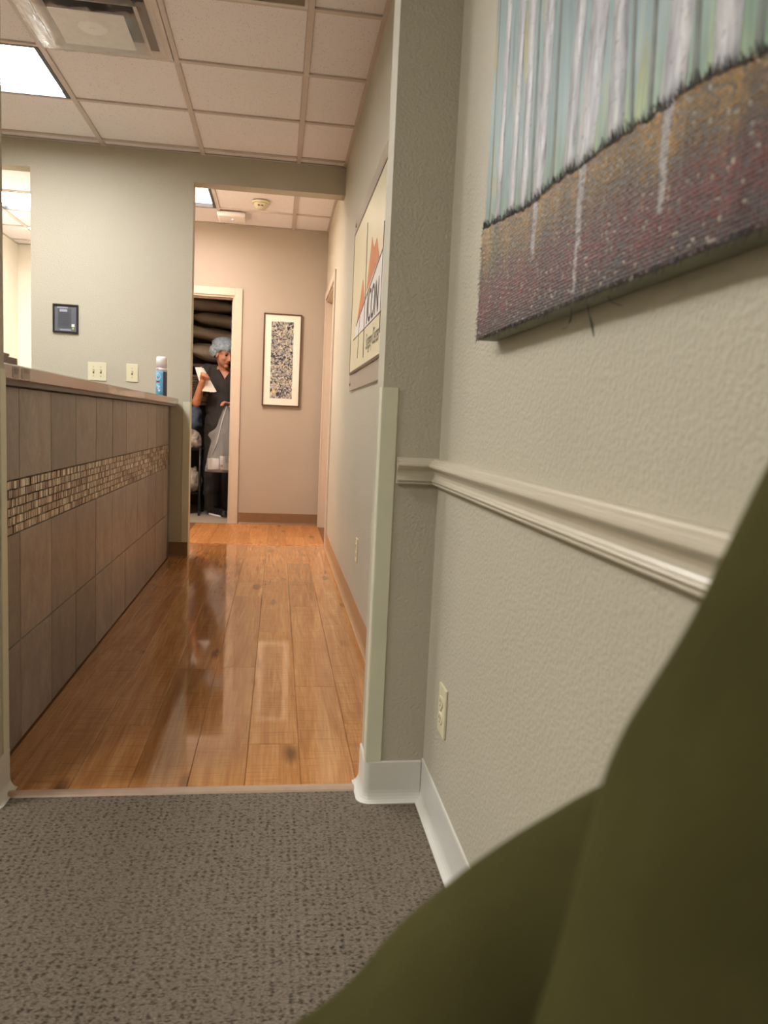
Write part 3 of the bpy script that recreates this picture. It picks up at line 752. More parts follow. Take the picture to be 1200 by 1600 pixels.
xa, xb, za, zb = -.153, .186, 1.084, 1.906
boxes('frame', [(xa, xa+.012, YF-.028, YF, za, zb), (xb-.012, xb, YF-.028, YF, za, zb), (xa+.012, xb-.012, YF-.028, YF, za, za+.012), (xa+.012, xb-.012, YF-.028, YF, zb-.012, zb)], plain('bronze frame', (84, 66, 52), .35), pf, .002)
box('mat', (xa+.012, xb-.012, YF-.018, YF-.004, za+.012, zb-.012), plain('white mat board', (240, 234, 220), .6, var=.02), pf)
box('print', (-.083, .115, YF-.0195, YF-.018, 1.155, 1.837), splatter(), pf)

# ------------------------------------------------------------------ wall sign in the hallway (acrylic panel)
XS = XR-.012
sg = thing('wall_sign', 'cream clinic sign with orange peaks and lettering on hall wall', 'sign', (XR, 3.5, 1.14))
MAT['signcream'] = plain('cream sign panel', (228, 217, 182), .35, var=.03, vscale=4)
MAT['signorange'] = plain('orange sign print', (206, 128, 82), .45, var=.1, vscale=20)
MAT['signwhite'] = plain('white sign print', (235, 230, 226), .4, var=.02)
MAT['signline'] = plain('brown sign line', (104, 84, 66), .5)
MAT['signink'] = plain('dark sign lettering', (58, 46, 42), .5)
m, n, l, b = nmat('frosted acrylic'); b.inputs['Base Color'].default_value = rgb((212, 196, 178)); b.inputs['Roughness'].default_value = .3; b.inputs['Alpha'].default_value = .55
MAT['acrylic'] = m
ZT, ZBm, YF_, YN_ = 1.975, 1.226, 4.27, 2.50
box('acrylic_sheet', (XS, XR-.004, YN_-.08, YF_+.04, ZBm-.085, ZT+.075), 'acrylic', sg)
box('panel', (XS-.004, XS, YN_, YF_, ZBm, ZT), 'signcream', sg)
boxes('border_line', [(XS-.006, XS-.004, YN_, YF_, ZBm, ZBm+.012), (XS-.006, XS-.004, YN_, YF_, ZT-.010, ZT), (XS-.0055, XS-.004, YF_-.012, YF_, ZBm+.012, ZT-.010)], 'signline', sg)
for y in (YN_+.1, YF_-.02):
    for z in (ZBm-.05, ZT+.045):
        bm = bmesh.new(); lathe(bm, [(.010, 0), (.010, -.014), (.007, -.017)], (XR-.001, y, z), 14, 'x'); fin('standoff', bm, 'screw', sg)
def sp(x, y): q = on_x(x, y, XS-.005); return (q.y, q.z)
def flat(name, pts, material, dx):
    bm = bmesh.new(); prism_x(bm, pts, XS-.004-dx, XS-.004); return fin(name, bm, material, sg)
bl0, bl1 = sp(551.7, 531), sp(595, 487)        # base line of the emblem
dg0, dg1 = sp(556.5, 509), sp(600.6, 382)      # slope line
zb_ = (bl0[1]+bl1[1])/2
# continue the emblem towards the near side in the same pattern
slope = (dg1[1]-dg0[1])/(dg1[0]-dg0[0])
yv = 3.02; yend = YN_+.06
flat('snow_field', [(dg0[0]+.05, zb_), (dg0[0]+.05, dg0[1]), (yv, dg0[1]+slope*(yv-dg0[0])), (yend, zb_+.10), (yend, zb_)], 'signwhite', .0006)
flat('small_peak', [sp(557.4, 506.5), sp(567.2, 436.4), sp(569.3, 470)], 'signorange', .0012)
flat('large_peak', [sp(572.3, 455.5), sp(581.5, 370.5), sp(584.2, 387.5), sp(588.9, 371.6), sp(592.5, 400)], 'signorange', .0012)
def stroke(name, a, b_, wd, material='signline', dx=.0018):
    a, b_ = Vector(a), Vector(b_); d = (b_-a).normalized(); nrm = Vector((-d.y, d.x))*wd/2
    flat(name, [tuple(a+nrm), tuple(b_+nrm), tuple(b_-nrm), tuple(a-nrm)], material, dx)
stroke('slope_line', dg0, (yv, dg0[1]+slope*(yv-dg0[0])), .009)
stroke('base_line', (bl0[0], zb_), (yend, zb_), .004)
stroke('mast_line', sp(574.7, 348), sp(567, 558.6), .010)
stroke('mast_line', sp(600.8, 345), sp(592.5, 520), .010)
stroke('thin_line', sp(562.5, 490), sp(558, 559.6), .006)
La, Lb = sp(572.2, 506), sp(591, 480)
txt = text_mesh('letters', 'ICON', 1, (0, 0, 0), (1, 0, 0), (0, 1, 0), 'signink', sg, shear=.12)
xs_ = [q.co.x for q in txt.data.vertices]; x0_, x1_ = min(xs_), max(xs_); ys_ = [q.co.y for q in txt.data.vertices]; y1_ = max(ys_)
for q in txt.data.vertices:
    t = (q.co.x-x0_)/(x1_-x0_); q.co = (XS-.0062, La[0]+(Lb[0]-La[0])*t, zb_+.012+.140*q.co.y/y1_)
ta, tb = sp(571.8, 535), sp(592.5, 520)
txt = text_mesh('lettering', 'Surgery Center', 1, (0, 0, 0), (1, 0, 0), (0, 1, 0), 'signink', sg, shear=.2)
xs_ = [q.co.x for q in txt.data.vertices]; x0_, x1_ = min(xs_), max(xs_)
zt_ = (ta[1]+tb[1])/2
for q in txt.data.vertices:
    t = (q.co.x-x0_)/(x1_-x0_); q.co = (XS-.0062, ta[0]+(tb[0]-ta[0])*t, zt_-.028+.098*q.co.y)

# ------------------------------------------------------------------ birch painting on the right wall
XP = .362; PY0, PY1, PZ0, PZ1 = .24, 1.404, 1.127, 2.03
pt = thing('painting', 'birch forest canvas painting with dark woven fabric ground', 'painting', (XP, .8, PZ0))
def canvas_mat():
    m, n, l, b = nmat('painted sky canvas'); p = pos(n)
    q = mapping(n, l, p, (.001, 9, 2.2))
    c = ramp(n, l, tnoise(n, l, q, 1, 4, .6, .5), [(.3, rgb((92, 120, 124))), (.5, rgb((128, 154, 156))), (.7, rgb((156, 174, 172)))])
    f2 = tnoise(n, l, mapping(n, l, p, (.001, 26, 4), (5, 3, 1)), 1, 3, .6, .3)
    c = mixc(n, l, ramp(n, l, f2, [(.57, (0,)*3+(1,)), (.66, (.85,)*3+(1,))]), c, rgb((168, 156, 82)))
    f3 = tnoise(n, l, mapping(n, l, p, (.001, 19, 4), (2, 8, 4)), 1, 3, .6, .3)
    c = mixc(n, l, ramp(n, l, f3, [(.60, (0,)*3+(1,)), (.72, (.7,)*3+(1,))]), c, rgb((86, 104, 104)))
    sx = n.new('ShaderNodeSeparateXYZ'); l.new(p, sx.inputs[0])
    hz = math_(n, l, 'ADD', sx.outputs[2], math_(n, l, 'MULTIPLY', tnoise(n, l, mapping(n, l, p, (.001, 40, 6)), 1, 3, .6), -.16))
    c = mixc(n, l, ramp(n, l, math_(n, l, 'SUBTRACT', hz, .9), [(.31, (.9,)*3+(1,)), (.40, (0,)*3+(1,))]), c, ramp(n, l, tnoise(n, l, mapping(n, l, p, (.001, 55, 9)), 1, 2), [(.35, rgb((70, 104, 74))), (.55, rgb((112, 142, 98))), (.7, rgb((160, 172, 100)))]))
    l.new(c, b.inputs['Base Color']); b.inputs['Roughness'].default_value = .45
    bump(n, l, tnoise(n, l, mapping(n, l, p, (.001, 300, 90)), 1, 3), b, .25, .001)
    return m
bm = bmesh.new(); add_box(bm, XP, XR-.002, PY0, PY1, PZ0, PZ1, .002)
fin('canvas_edge', bm, plain('sage painted canvas side', (120, 124, 106), .6, var=.1), pt)
box('canvas_face', (XP-.0012, XP+.001, PY0+.001, PY1-.001, PZ0+.001, PZ1-.001), canvas_mat(), pt)
def bark():
    m, n, l, b = nmat('birch bark paint'); p = pos(n)
    f = tnoise(n, l, mapping(n, l, p, (.001, 60, 10)), 1, 4, .6, .6)
    c = ramp(n, l, f, [(.3, rgb((122, 122, 130))), (.5, rgb((172, 172, 178))), (.7, rgb((212, 211, 212)))])
    f2 = tnoise(n, l, mapping(n, l, p, (.001, 60, 130), (1, 2, 3)), 1, 3, .6)
    c = mixc(n, l, ramp(n, l, f2, [(.60, (0,)*3+(1,)), (.74, (.8,)*3+(1,))]), c, rgb((70, 62, 60)))
    l.new(c, b.inputs['Base Color']); b.inputs['Roughness'].default_value = .45
    bump(n, l, f, b, .4, .002); return m
MAT['bark'] = bark()
MAT['darktrunk'] = plain('grey green painted trunk', (104, 112, 106), .5, var=.25, vscale=30)
BN = [(757, 355), (795, 335), (830, 318), (865, 285), (905, 258), (950, 225), (1000, 190), (1040, 165), (1075, 135), (1120, 110), (1165, 92), (1200, 75)]
bnd = sorted([(on_x(x, y, XP-.003).y, on_x(x, y, XP-.003).z) for x, y in BN]); bnd = [(PY0-.01, 1.245)]+bnd+[(PY1+.01, bnd[-1][1])]
def bz(y): return float(np.interp(y, [q[0] for q in bnd], [q[1] for q in bnd])) + .005*noise.noise(Vector((y*45, 1, 1)))
def trunk(a, b_, wt, wb, material, x=XP-.0012, low=None):
    A, B = on_x(*a, XP-.003), on_x(*b_, XP-.003)
    sl = (A.y-B.y)/(A.z-B.z); zb0 = low if low else bz(B.y)-.01
    bm = bmesh.new(); n_ = 26; R = []
    for k in range(n_+1):
        z = zb0+(PZ1-.003-zb0)*k/n_; yc = B.y+sl*(z-B.z)+.0035*noise.noise(Vector((B.y*50, z*9, 0)))
        wd = wb+(wt-wb)*k/n_ ; wd *= 1+.12*noise.noise(Vector((B.y*80, z*30, 5)))
        R.append([(x+.0004, yc-wd/2, z), (x-.0007, yc-wd/2*.93, z), (x-.0014, yc, z), (x-.0007, yc+wd/2*.93, z), (x+.0004, yc+wd/2, z)])
    ring_loft(bm, R, True, True); return fin('painted_trunk', bm, material, pt, True)
for a, b_, wd in (((795, 20), (777, 320), .026), ((816, 20), (798, 315), .030), ((832, 0), (817, 305), .031), ((860, 0), (839, 285), .040), ((908, 0), (889, 238), .033),
                  ((938, 0), (912, 235), .050), ((970, 0), (960, 175), .036), ((1065, 0), (1045, 160), .042), ((1140, 0), (1130, 115), .036)):
    trunk(a, b_, wd*1.05, wd*1.2, 'bark')
for a, b_, wd in (((781, 0), (764, 330), .006), ((842, 20), (828, 300), .012), ((875, 0), (862, 260), .012), ((990, 0), (985, 190), .010), ((1022, 0), (1014, 165), .011), ((1090, 0), (1084, 130), .012), ((1190, 0), (1183, 70), .014)):
    trunk(a, b_, wd, wd, 'darktrunk', XP-.0006)
for y in (.30, .40, .475):
    A = (0, 0)
    bm = bmesh.new(); R = []
    for k in range(21):
        z = 1.24+(PZ1-.003-1.24)*k/20; yc = y+.004*noise.noise(Vector((y*50, z*9, 0)))
        R.append([(XP+.001, yc-.02, z), (XP-.0025, yc-.014, z), (XP-.0034, yc, z), (XP-.0025, yc+.014, z), (XP+.001, yc+.02, z)])
    ring_loft(bm, R); fin('painted_trunk', bm, 'bark', pt, True)
# woven fabric ground
ny, nz = 880, 190
ys = np.linspace(PY0, PY1+.002, ny); tt = np.linspace(0, 1, nz)
top = np.array([bz(float(q)) for q in ys])
Yg, Tg = np.meshgrid(ys, tt, indexing='ij'); Zg = PZ0-.001 + Tg*(top[:, None]-PZ0+.001)
py, pz = .0058, .0042
a = Yg/py*math.pi; b2 = Zg/pz*math.pi
ii = np.floor(Yg/py); jj = np.floor(Zg/pz); par = ((ii+jj) % 2)
warp = np.abs(np.sin(a))*(par*.8+.35); weft = np.abs(np.sin(b2))*((1-par)*.8+.35)
hgt = np.maximum(warp, weft)*.0014
rs = np.random.RandomState(5)
cellr = rs.rand(300, 500); cr = cellr[(ii.astype(int)) % 300, (jj.astype(int)) % 500]; cr2 = rs.rand(300, 500)[(ii.astype(int)) % 300, (jj.astype(int)) % 500]
hgt = hgt*(.7+.6*cr)
colr = rs.rand(2000); colr = .5*colr+.5*np.convolve(colr, np.ones(5)/5, 'same'); cst = colr[(ii.astype(int)) % 2000]
def sm(x, a, b): t = np.clip((x-a)/(b-a), 0, 1); return t*t*(3-2*t)
def C(h): return np.array(rgb(h)[:3])
gold, burg, dark, umber, green = C((186, 142, 66)), C((122, 60, 58)), C((44, 38, 38)), C((116, 88, 54)), C((100, 106, 62))
lf = np.array([noise.noise(Vector((float(q)*9, 2, 2))) for q in ys])[:, None]
lf2 = np.array([noise.noise(Vector((float(q)*14, 9, 2))) for q in ys])[:, None]
t_ = Tg + .18*(cst-.5) + .12*lf
colg = np.empty(Yg.shape+(3,))
wt = sm(t_, .55, .95)[..., None]; wb = (1-sm(t_, .02, .30))[..., None]; wm = (1-sm(t_, .35, .75))[..., None]
colg[:] = umber
colg = colg*(1-wm)+burg*wm
colg = colg*(1-wt*(.55+.45*sm(lf, -.1, .3)[..., None]))+gold*wt*(.55+.45*sm(lf, -.1, .3)[..., None])
gm = (sm(lf2, .25, .5)*sm(Tg, .35, .7)*.5)[..., None]; colg = colg*(1-gm)+green*gm
colg = colg*(1-wb*.75)+dark*wb*.75
red = (sm(-(Yg-.62), -.02, .2)*(1-sm(Tg, .2, .6))*.5)[..., None]; colg = colg*(1-red)+C((128, 66, 60))*red
colg *= (.25+1.15*cr*(.55+.9*cst))[..., None]
groove = (np.minimum(warp, 1)*0+np.clip(np.maximum(warp, weft), 0, 1)); colg *= (.12+.78*groove[..., None]**1.5)
spark = ((cr2 > .955) & (np.maximum(warp, weft) > .85)); colg[spark] = C((180, 168, 150))
for (px, pyb, wd, tl) in ((839, 290, .022, .55), (912, 240, .022, .05), (1045, 165, .02, .35)):
    q = on_x(px, pyb, XP-.003); mk = (np.abs(Yg-q.y+.002*np.sin(Zg*90)) < wd/2*(.3+.7*Tg)) & (Tg > tl) & (cr > .30-.25*Tg)
    colg[mk] = C((176, 168, 166))*(.55+.6*cr[mk])[:, None]
V = np.stack([XP-.0022-hgt, Yg, Zg], -1).reshape(-1, 3)
idx = np.arange(ny*nz).reshape(ny, nz)
Fq = np.stack([idx[:-1, :-1], idx[:-1, 1:], idx[1:, 1:], idx[1:, :-1]], -1).reshape(-1, 4)
me = bpy.data.meshes.new('woven_fabric'); me.vertices.add(len(V)); me.vertices.foreach_set('co', V.astype(np.float32).ravel())
me.loops.add(Fq.size); me.loops.foreach_set('vertex_index', Fq.astype(np.int32).ravel())
me.polygons.add(len(Fq)); me.polygons.foreach_set('loop_start', np.arange(0, Fq.size, 4, dtype=np.int32)); me.polygons.foreach_set('loop_total', np.full(len(Fq), 4, np.int32))
me.update(calc_edges=True)
ca = me.color_attributes.new('paint', 'FLOAT_COLOR', 'POINT')
ca.data.foreach_set('color', np.concatenate([colg.reshape(-1, 3), np.ones((len(V), 1))], 1).astype(np.float32).ravel())
m, n, l, b = nmat('painted burlap'); at = n.new('ShaderNodeAttribute'); at.attribute_name = 'paint'; l.new(at.outputs['Color'], b.inputs['Base Color']); b.inputs['Roughness'].default_value = .38
MAT['burlap'] = m
wf = link('woven_fabric', me, m, pt)
MAT['thread'] = plain('dark frayed thread', (40, 38, 34), .6, var=.2)
bm = bmesh.new(); rf = random.Random(4)
def strand(p, d, ln, r=.0007, curl=.5):
    pts = [Vector(p)]; d = Vector(d).normalized(); k = 4
    for q in range(k):
        d = (d+Vector((rf.uniform(-.3, .1), rf.uniform(-1, 1), rf.uniform(-1, 1)))*curl*.5).normalized(); pts.append(pts[-1]+d*ln/k)
    tube(bm, pts, [r*(1-.75*q/k) for q in range(k+1)], 4)
y = PY0
while y < PY1:
    strand((XP-.004, y, bz(y)-.004), (-.1, rf.uniform(-.8, .8), 1), rf.uniform(.006, .016), .0011); y += rf.uniform(.0015, .006)
z = PZ0
while z < bnd[-1][1]:
    strand((XP-.003, PY1+.001, z), (-.1, 1, rf.uniform(-.6, .6)), rf.uniform(.004, .013), .0009); z += rf.uniform(.002, .007)
y = PY0
while y < PY1:
    strand((XP-.004, y, PZ0+.003), (-.1, rf.uniform(-.6, .6), -1), rf.uniform(.004, .014), .0009); y += rf.uniform(.003, .012)
fr = fin('frayed_threads', bm, 'thread', pt); fr['kind'] = 'stuff'
for pts, r in ((((918, 475), (920, 490), (925, 508), (928, 526)), [.0006, .0008, .0016, .0006]), (((893, 478), (893, 490), (891, 502), (888, 506)), [.0005, .0007, .0010, .0004]), (((888, 509), (884, 512), (880, 514), (878, 515)), [.0004, .0006, .0005, .0003]), (((950, 463), (956, 472), (966, 476), (972, 478)), [.0006, .0005, .0005, .0003])):
    bm = bmesh.new(); tube(bm, [on_x(x, y, XP-.006) for x, y in pts], r, 5); fin('loose_thread', bm, 'thread', pt)

# ================================================================== CLOSET
MAT['linen'] = plain('grey white bag linen', (176, 166, 152), .6, var=.12, vscale=6, bmp=.3, bscale=25)
def pillow(label, c, rad, tilt, seed):
    bm = bmesh.new(); n1, n2 = 28, 18; R = []
    Mx = Matrix.Rotation(tilt[2], 3, 'Z') @ Matrix.Rotation(tilt[1], 3, 'Y') @ Matrix.Rotation(tilt[0], 3, 'X')
    pw = lambda v, e: math.copysign(abs(v)**e, v)
    for k in range(1, n2):
        t = -math.pi/2+math.pi*k/n2; ring = []
        for i in range(n1):
            q = 2*math.pi*i/n1
            p = Vector((rad[0]*pw(math.cos(t), .8)*pw(math.cos(q), .7), rad[1]*pw(math.cos(t), .8)*pw(math.sin(q), .7), rad[2]*pw(math.sin(t), .9)))
            s = 1+.22*noise.noise(p*5+Vector((seed, 0, 0)))+.10*noise.noise(p*14+Vector((seed, 5, 0)))
            ring.append(Vector(c)+Mx @ (p*s))
        R.append(ring)
    ring_loft(bm, R)
    return tag(fin('pillow', bm, 'linen', smooth=True), label, 'pillow', 'bundled pillows on the closet shelf')
SZ = 1.48
sh = thing('shelf_unit', 'dark shelf unit at the back of the linen closet', 'shelf', (-.8, 8.3, 0))
MAT['shelf'] = plain('dark shelf', (70, 58, 48), .6, var=.15)
for z in (SZ, 1.10, .70, .30): box('shelf_board', (-1.44, -.17, 7.92, 8.54, z-.025, z), 'shelf', sh)
for x in (-1.44, -.20):
    box('side_panel', (x, x+.025, 7.92, 8.54, 0.001, 2.1), 'shelf', sh)
box('back_panel', (-1.415, -.20, 8.52, 8.54, .01, 2.1), 'shelf', sh)
pillow('lowest long pillow bundle on the closet shelf, sagging to the right', (-.62, 8.10, 1.60), (.34, .18, .085), (0, .14, 0), 1)
pillow('middle pillow bundle on the shelf above the worker', (-.66, 8.12, 1.785), (.36, .18, .065), (0, .15, .1), 2)
pillow('upper pillow bundle folded across the closet shelf', (-.60, 8.15, 1.935), (.34, .18, .06), (0, .10, -.1), 3)
pillow('topmost pillow bundle near the closet door head', (-.74, 8.10, 2.075), (.30, .18, .055), (0, .05, .1), 4)
pillow('small round pillow end at the left of the closet shelf', (-1.10, 8.06, 1.585), (.11, .13, .085), (0, -.2, .3), 5)
pillow('left upper pillow end peeking past the door jamb', (-1.20, 8.06, 1.78), (.12, .13, .075), (0, .1, .2), 6)
# woven basket behind the head
MAT['wicker'] = plain('woven brown basket', (104, 82, 60), .7, var=.3, vscale=60, bmp=.8, bscale=70)
bk = thing('basket', 'brown woven basket on the closet shelf left of the worker head', 'basket', (-.83, 8.1, 1.10))
bm = bmesh.new()
for k in range(11): tube(bm, [(-.98+dx, 7.97+dy, 1.118+k*.024) for dx, dy in ((0, 0), (.12, -.004), (.30, 0), (.304, .13), (.30, .26), (.15, .264), (0, .26), (-.004, .13), (0, 0))], .014, 6)
fin('weave', bm, 'wicker', bk, True)
box('lining', (-.968, -.692, 7.985, 8.215, 1.105, 1.33), 'wicker', bk)

# wire cart with folded linen and cloths at the left
ca_ = thing('linen_cart', 'black tubular linen cart at the left inside the closet', 'cart', (-.86, 7.72, 0))
for x in (-1.04, -.735):
    for y in (7.56, 7.88):
        bm = bmesh.new(); tube(bm, [(x, y, .055), (x, y, .66)], .013); fin('post', bm, 'black', ca_, True)
        bm = bmesh.new(); lathe(bm, [(.006, -.012), (.028, -.010), (.028, .010), (.006, .012)], (x, y, .029), 16, 'x'); fin('caster', bm, 'black', ca_, True)
for z in (.64, .22):
    bm = bmesh.new(); tube(bm, [(-1.04, 7.56, z), (-.735, 7.56, z), (-.735, 7.88, z), (-1.04, 7.88, z), (-1.04, 7.56, z)], .010); fin('rim', bm, 'black', ca_, True)
    box('deck', (-1.035, -.74, 7.565, 7.875, z-.004, z+.002), 'black', ca_)
def soft(name, c, rad, seed, material, label, cat, group=None):
    bm = bmesh.new(); ellipsoid(bm, c, rad, None, 40, 28)
    for v in bm.verts:
        d = v.co-Vector(c); v.co = Vector(c)+d*(1+.30*noise.noise(d*14+Vector((seed, 0, 0)))+.20*noise.noise(d*34+Vector((seed, 9, 0))))
        if v.co.z < c[2]-rad[2]*.72: v.co.z = c[2]-rad[2]*.72
    return tag(fin(name, bm, material, smooth=True), label, cat, group)
MAT['greybag'] = plain('grey white plastic bag', (168, 158, 148), .3, var=.35, vscale=24, bmp=.6, bscale=40)
soft('linen_bag', (-.845, 7.67, .722), (.115, .12, .10), 3, 'greybag', 'crumpled grey white bag on top of the linen cart', 'bag')
soft('linen_bag', (-.835, 7.72, .325), (.10, .12, .135), 8, 'greybag', 'pale bundle on the lower deck of the linen cart', 'bag')
MAT['denim'] = plain('blue cloth', (86, 98, 128), .8, var=.3, vscale=22, bmp=.5, bscale=60)
soft('blue_cloth', (-.835, 7.80, .93), (.10, .09, .135), 5, 'denim', 'rumpled blue cloth bundle behind the grey bag on the cart', 'cloth')

# ================================================================== WORKER
wk = thing('person', 'woman in black scrubs and blue hair net holding papers and a bag', 'person', (-.53, 7.62, .001))
def skin_mat():
    m, n, l, b = nmat('skin'); p = pos(n)
    l.new(ramp(n, l, tnoise(n, l, p, 30, 3), [(.3, rgb((188, 128, 100))), (.7, rgb((208, 150, 120)))]), b.inputs['Base Color'])
    b.inputs['Roughness'].default_value = .5; b.inputs['Subsurface Weight'].default_value = .1; b.inputs['Subsurface Radius'].default_value = (.01, .004, .002); return m
MAT['skin'] = skin_mat()
MAT['scrub'] = plain('black scrub fabric', (50, 47, 46), .85, var=.12, vscale=14, bmp=.35, bscale=28)
MAT['scrubpants'] = plain('black trousers', (34, 31, 30), .85, var=.12, vscale=14, bmp=.35, bscale=24)
MAT['hairnet'] = plain('blue hair net', (150, 166, 178), .55, var=.25, vscale=45, bmp=.7, bscale=60)
MAT['hair'] = plain('dark grey hair', (62, 54, 48), .6)
MAT['lip'] = plain('lips', (160, 92, 82), .45)
MAT['brow'] = plain('eyebrow', (70, 52, 42), .7)
HC = Vector((-.527, 7.56, 1.565))
ya_, pa_ = math.radians(38), math.radians(17)
hf = Vector((math.sin(ya_)*math.cos(pa_), -math.cos(ya_)*math.cos(pa_), -math.sin(pa_)))
ha = Vector((-math.cos(ya_), -math.sin(ya_), 0))        # towards her right ear
hu = ha.cross(hf); hu = hu if hu.z > 0 else -hu
HF = (ha, hf, hu)
def H(a, f, u): return HC + ha*a + hf*f + hu*u
SHR, SHL = Vector((-.685, 7.62, 1.405)), Vector((-.365, 7.64, 1.40))
ELR, WRR = Vector((-.770, 7.47, 1.09)), Vector((-.708, 7.355, 1.285))
ELL, WRL = Vector((-.300, 7.54, 1.12)), Vector((-.395, 7.37, 1.085))
bm = bmesh.new()
ellipsoid(bm, H(0, -.012, .030), (.074, .094, .085), HF)
ellipsoid(bm, H(0, .020, -.040), (.060, .068, .085), HF)
ellipsoid(bm, H(0, .066, -.104), (.026, .022, .020), HF)          # chin
for s in (-1, 1):
    ellipsoid(bm, H(s*.036, .062, -.035), (.022, .020, .022), HF)  # cheek
    ellipsoid(bm, H(s*.074, -.008, -.018), (.009, .020, .032), HF) # ear
    ellipsoid(bm, H(s*.030, .077, .018), (.024, .010, .008), HF)   # brow ridge
capsule(bm, H(0, .086, .008), H(0, .106, -.034), .008, .0125, 10)   # nose
for s in (-1, 1): ellipsoid(bm, H(s*.011, .094, -.040), (.009, .011, .008), HF)
ellipsoid(bm, H(0, .080, -.066), (.022, .012, .012), HF)            # mouth area
capsule(bm, H(0, -.020, -.06), (-.522, 7.625, 1.42), .050, .056)    # neck
capsule(bm, (-.64, 7.63, 1.40), (-.40, 7.64, 1.40), .050, .050)     # shoulder girdle
ellipsoid(bm, (-.522, 7.635, 1.27), (.145, .095, .17))
ellipsoid(bm, (-.525, 7.645, 1.06), (.130, .090, .15))
ellipsoid(bm, (-.528, 7.65, .92), (.155, .105, .12))
for s, hx in ((-1, -.615), (1, -.445)):
    capsule(bm, (hx, 7.65, .90), (hx-.005, 7.63, .50), .080, .055); capsule(bm, (hx-.005, 7.63, .50), (hx, 7.65, .09), .052, .036)
capsule(bm, SHR, ELR, .046, .036); capsule(bm, ELR, WRR, .042, .028)
capsule(bm, SHL, ELL, .046, .036); capsule(bm, ELL, WRL, .036, .024)
# right hand: raised fist gripping the papers
hd = (WRR-ELR).normalized(); px_ = Vector((1, 0, 0)); px_ = (px_-hd*px_.dot(hd)).normalized(); pn = hd.cross(px_)
if pn.y > 0: pn = -pn
PC = WRR+hd*.045
ellipsoid(bm, PC, (.036, .017, .046), (px_, pn, hd))
for k in range(4):
    o_ = PC+px_*(-.027+.018*k)+hd*(.038-.004*abs(k-1.2)); L_ = (.040, .044, .042, .034)[k]
    k1 = o_+(hd*.55+pn*.8).normalized()*L_*.65; k2 = k1+(px_*.30-hd*.65+pn*.35).normalized()*L_*.62; k3 = k2+(-hd*.6-pn*.5).normalized()*L_*.45
    capsule(bm, o_, k1, .0098, .0092, 8, 3); capsule(bm, k1, k2, .0092, .0086, 8, 3); capsule(bm, k2, k3, .0086, .0075, 8, 3)
t0 = PC+px_*.030-hd*.015; t1 = t0+(px_*.7+hd*.5+pn*.5).normalized()*.034; t2 = t1+(hd*.8+pn*.3-px_*.2).normalized()*.028
capsule(bm, t0, t1, .0115, .0105, 8, 3); capsule(bm, t1, t2, .0105, .0085, 8, 3)
# left hand: reaching in from the right, fingers pinching the bag rim
hd2 = (Vector((-.470, 7.335, 1.095))-WRL).normalized(); up2 = Vector((0, 0, 1)); up2 = (up2-hd2*up2.dot(hd2)).normalized(); sd2 = hd2.cross(up2)
PC2 = WRL+hd2*.042
ellipsoid(bm, PC2, (.044, .016, .034), (hd2, up2, sd2))
for k in range(4):
    o_ = PC2+sd2*(-.026+.0175*k)+hd2*.034; L_ = (.040, .045, .043, .034)[k]
    k1 = o_+(hd2*.95+up2*.10).normalized()*L_; k2 = k1+(hd2*.75-up2*.65).normalized()*L_*.62; k3 = k2+(hd2*.25-up2).normalized()*L_*.45
    capsule(bm, o_, k1, .0096, .009, 8, 3); capsule(bm, k1, k2, .009, .0084, 8, 3); capsule(bm, k2, k3, .0084, .0072, 8, 3)
t0 = PC2-sd2*.026-hd2*.012; t1 = t0+(-sd2*.35+hd2*.7-up2*.6).normalized()*.036; t2 = t1+(hd2*.9-up2*.3).normalized()*.028
capsule(bm, t0, t1, .0112, .0102, 8, 3); capsule(bm, t1, t2, .0102, .0085, 8, 3)
body = remeshed('body', bm, 'skin', .0052, 3, wk)
for s in (-1, 1):
    bm = bmesh.new(); ellipsoid(bm, H(s*.030, .0795, .000), (.0125, .007, .0062), HF); e = fin('eye', bm, plain('eye', (60, 44, 38), .3), body, True)
    bm = bmesh.new(); tube(bm, [H(s*(.013+.011*k), .0885-.004*k*k*.5, .021+.004*math.sin(k)) for k in range(4)], [.003, .0036, .003, .0015], 6); fin('eyebrow', bm, 'brow', body, True)
bm = bmesh.new(); ellipsoid(bm, H(0, .0895, -.066), (.019, .0065, .0052), HF); fin('lips', bm, 'lip', body, True)
# hair under the net at the temples, then the net itself
bm = bmesh.new(); ellipsoid(bm, H(0, -.034, .028), (.080, .084, .088), HF); fin('hair', bm, 'hair', wk, True)
bm = bmesh.new(); ellipsoid(bm, H(.0, -.030, .060), (.112, .116, .092), HF, 48, 32); ellipsoid(bm, H(.03, -.060, .005), (.088, .075, .075), HF, 32, 20)
for k in range(30):
    a_ = 2*math.pi*k/30; ellipsoid(bm, H(.098*math.cos(a_), -.030+.100*math.sin(a_), .050-.052*max(0, -math.sin(a_))-.008+.006*(k % 2)), (.015, .015, .014), HF, 8, 6)
def netdisp(p, nr):
    return nr*(.007*noise.noise(p*32)+.006*noise.noise(p*70))
def netcut(p, nr):
    d = p-HC; f_, u_ = d.dot(hf), d.dot(hu)
    return u_ < max(-.055, (.048 if f_ > .045 else .048-1.1*(.045-f_))) - .010 and u_ < .05
remeshed('hair_net', bm, 'hairnet', .006, 2, wk, netcut, netdisp)
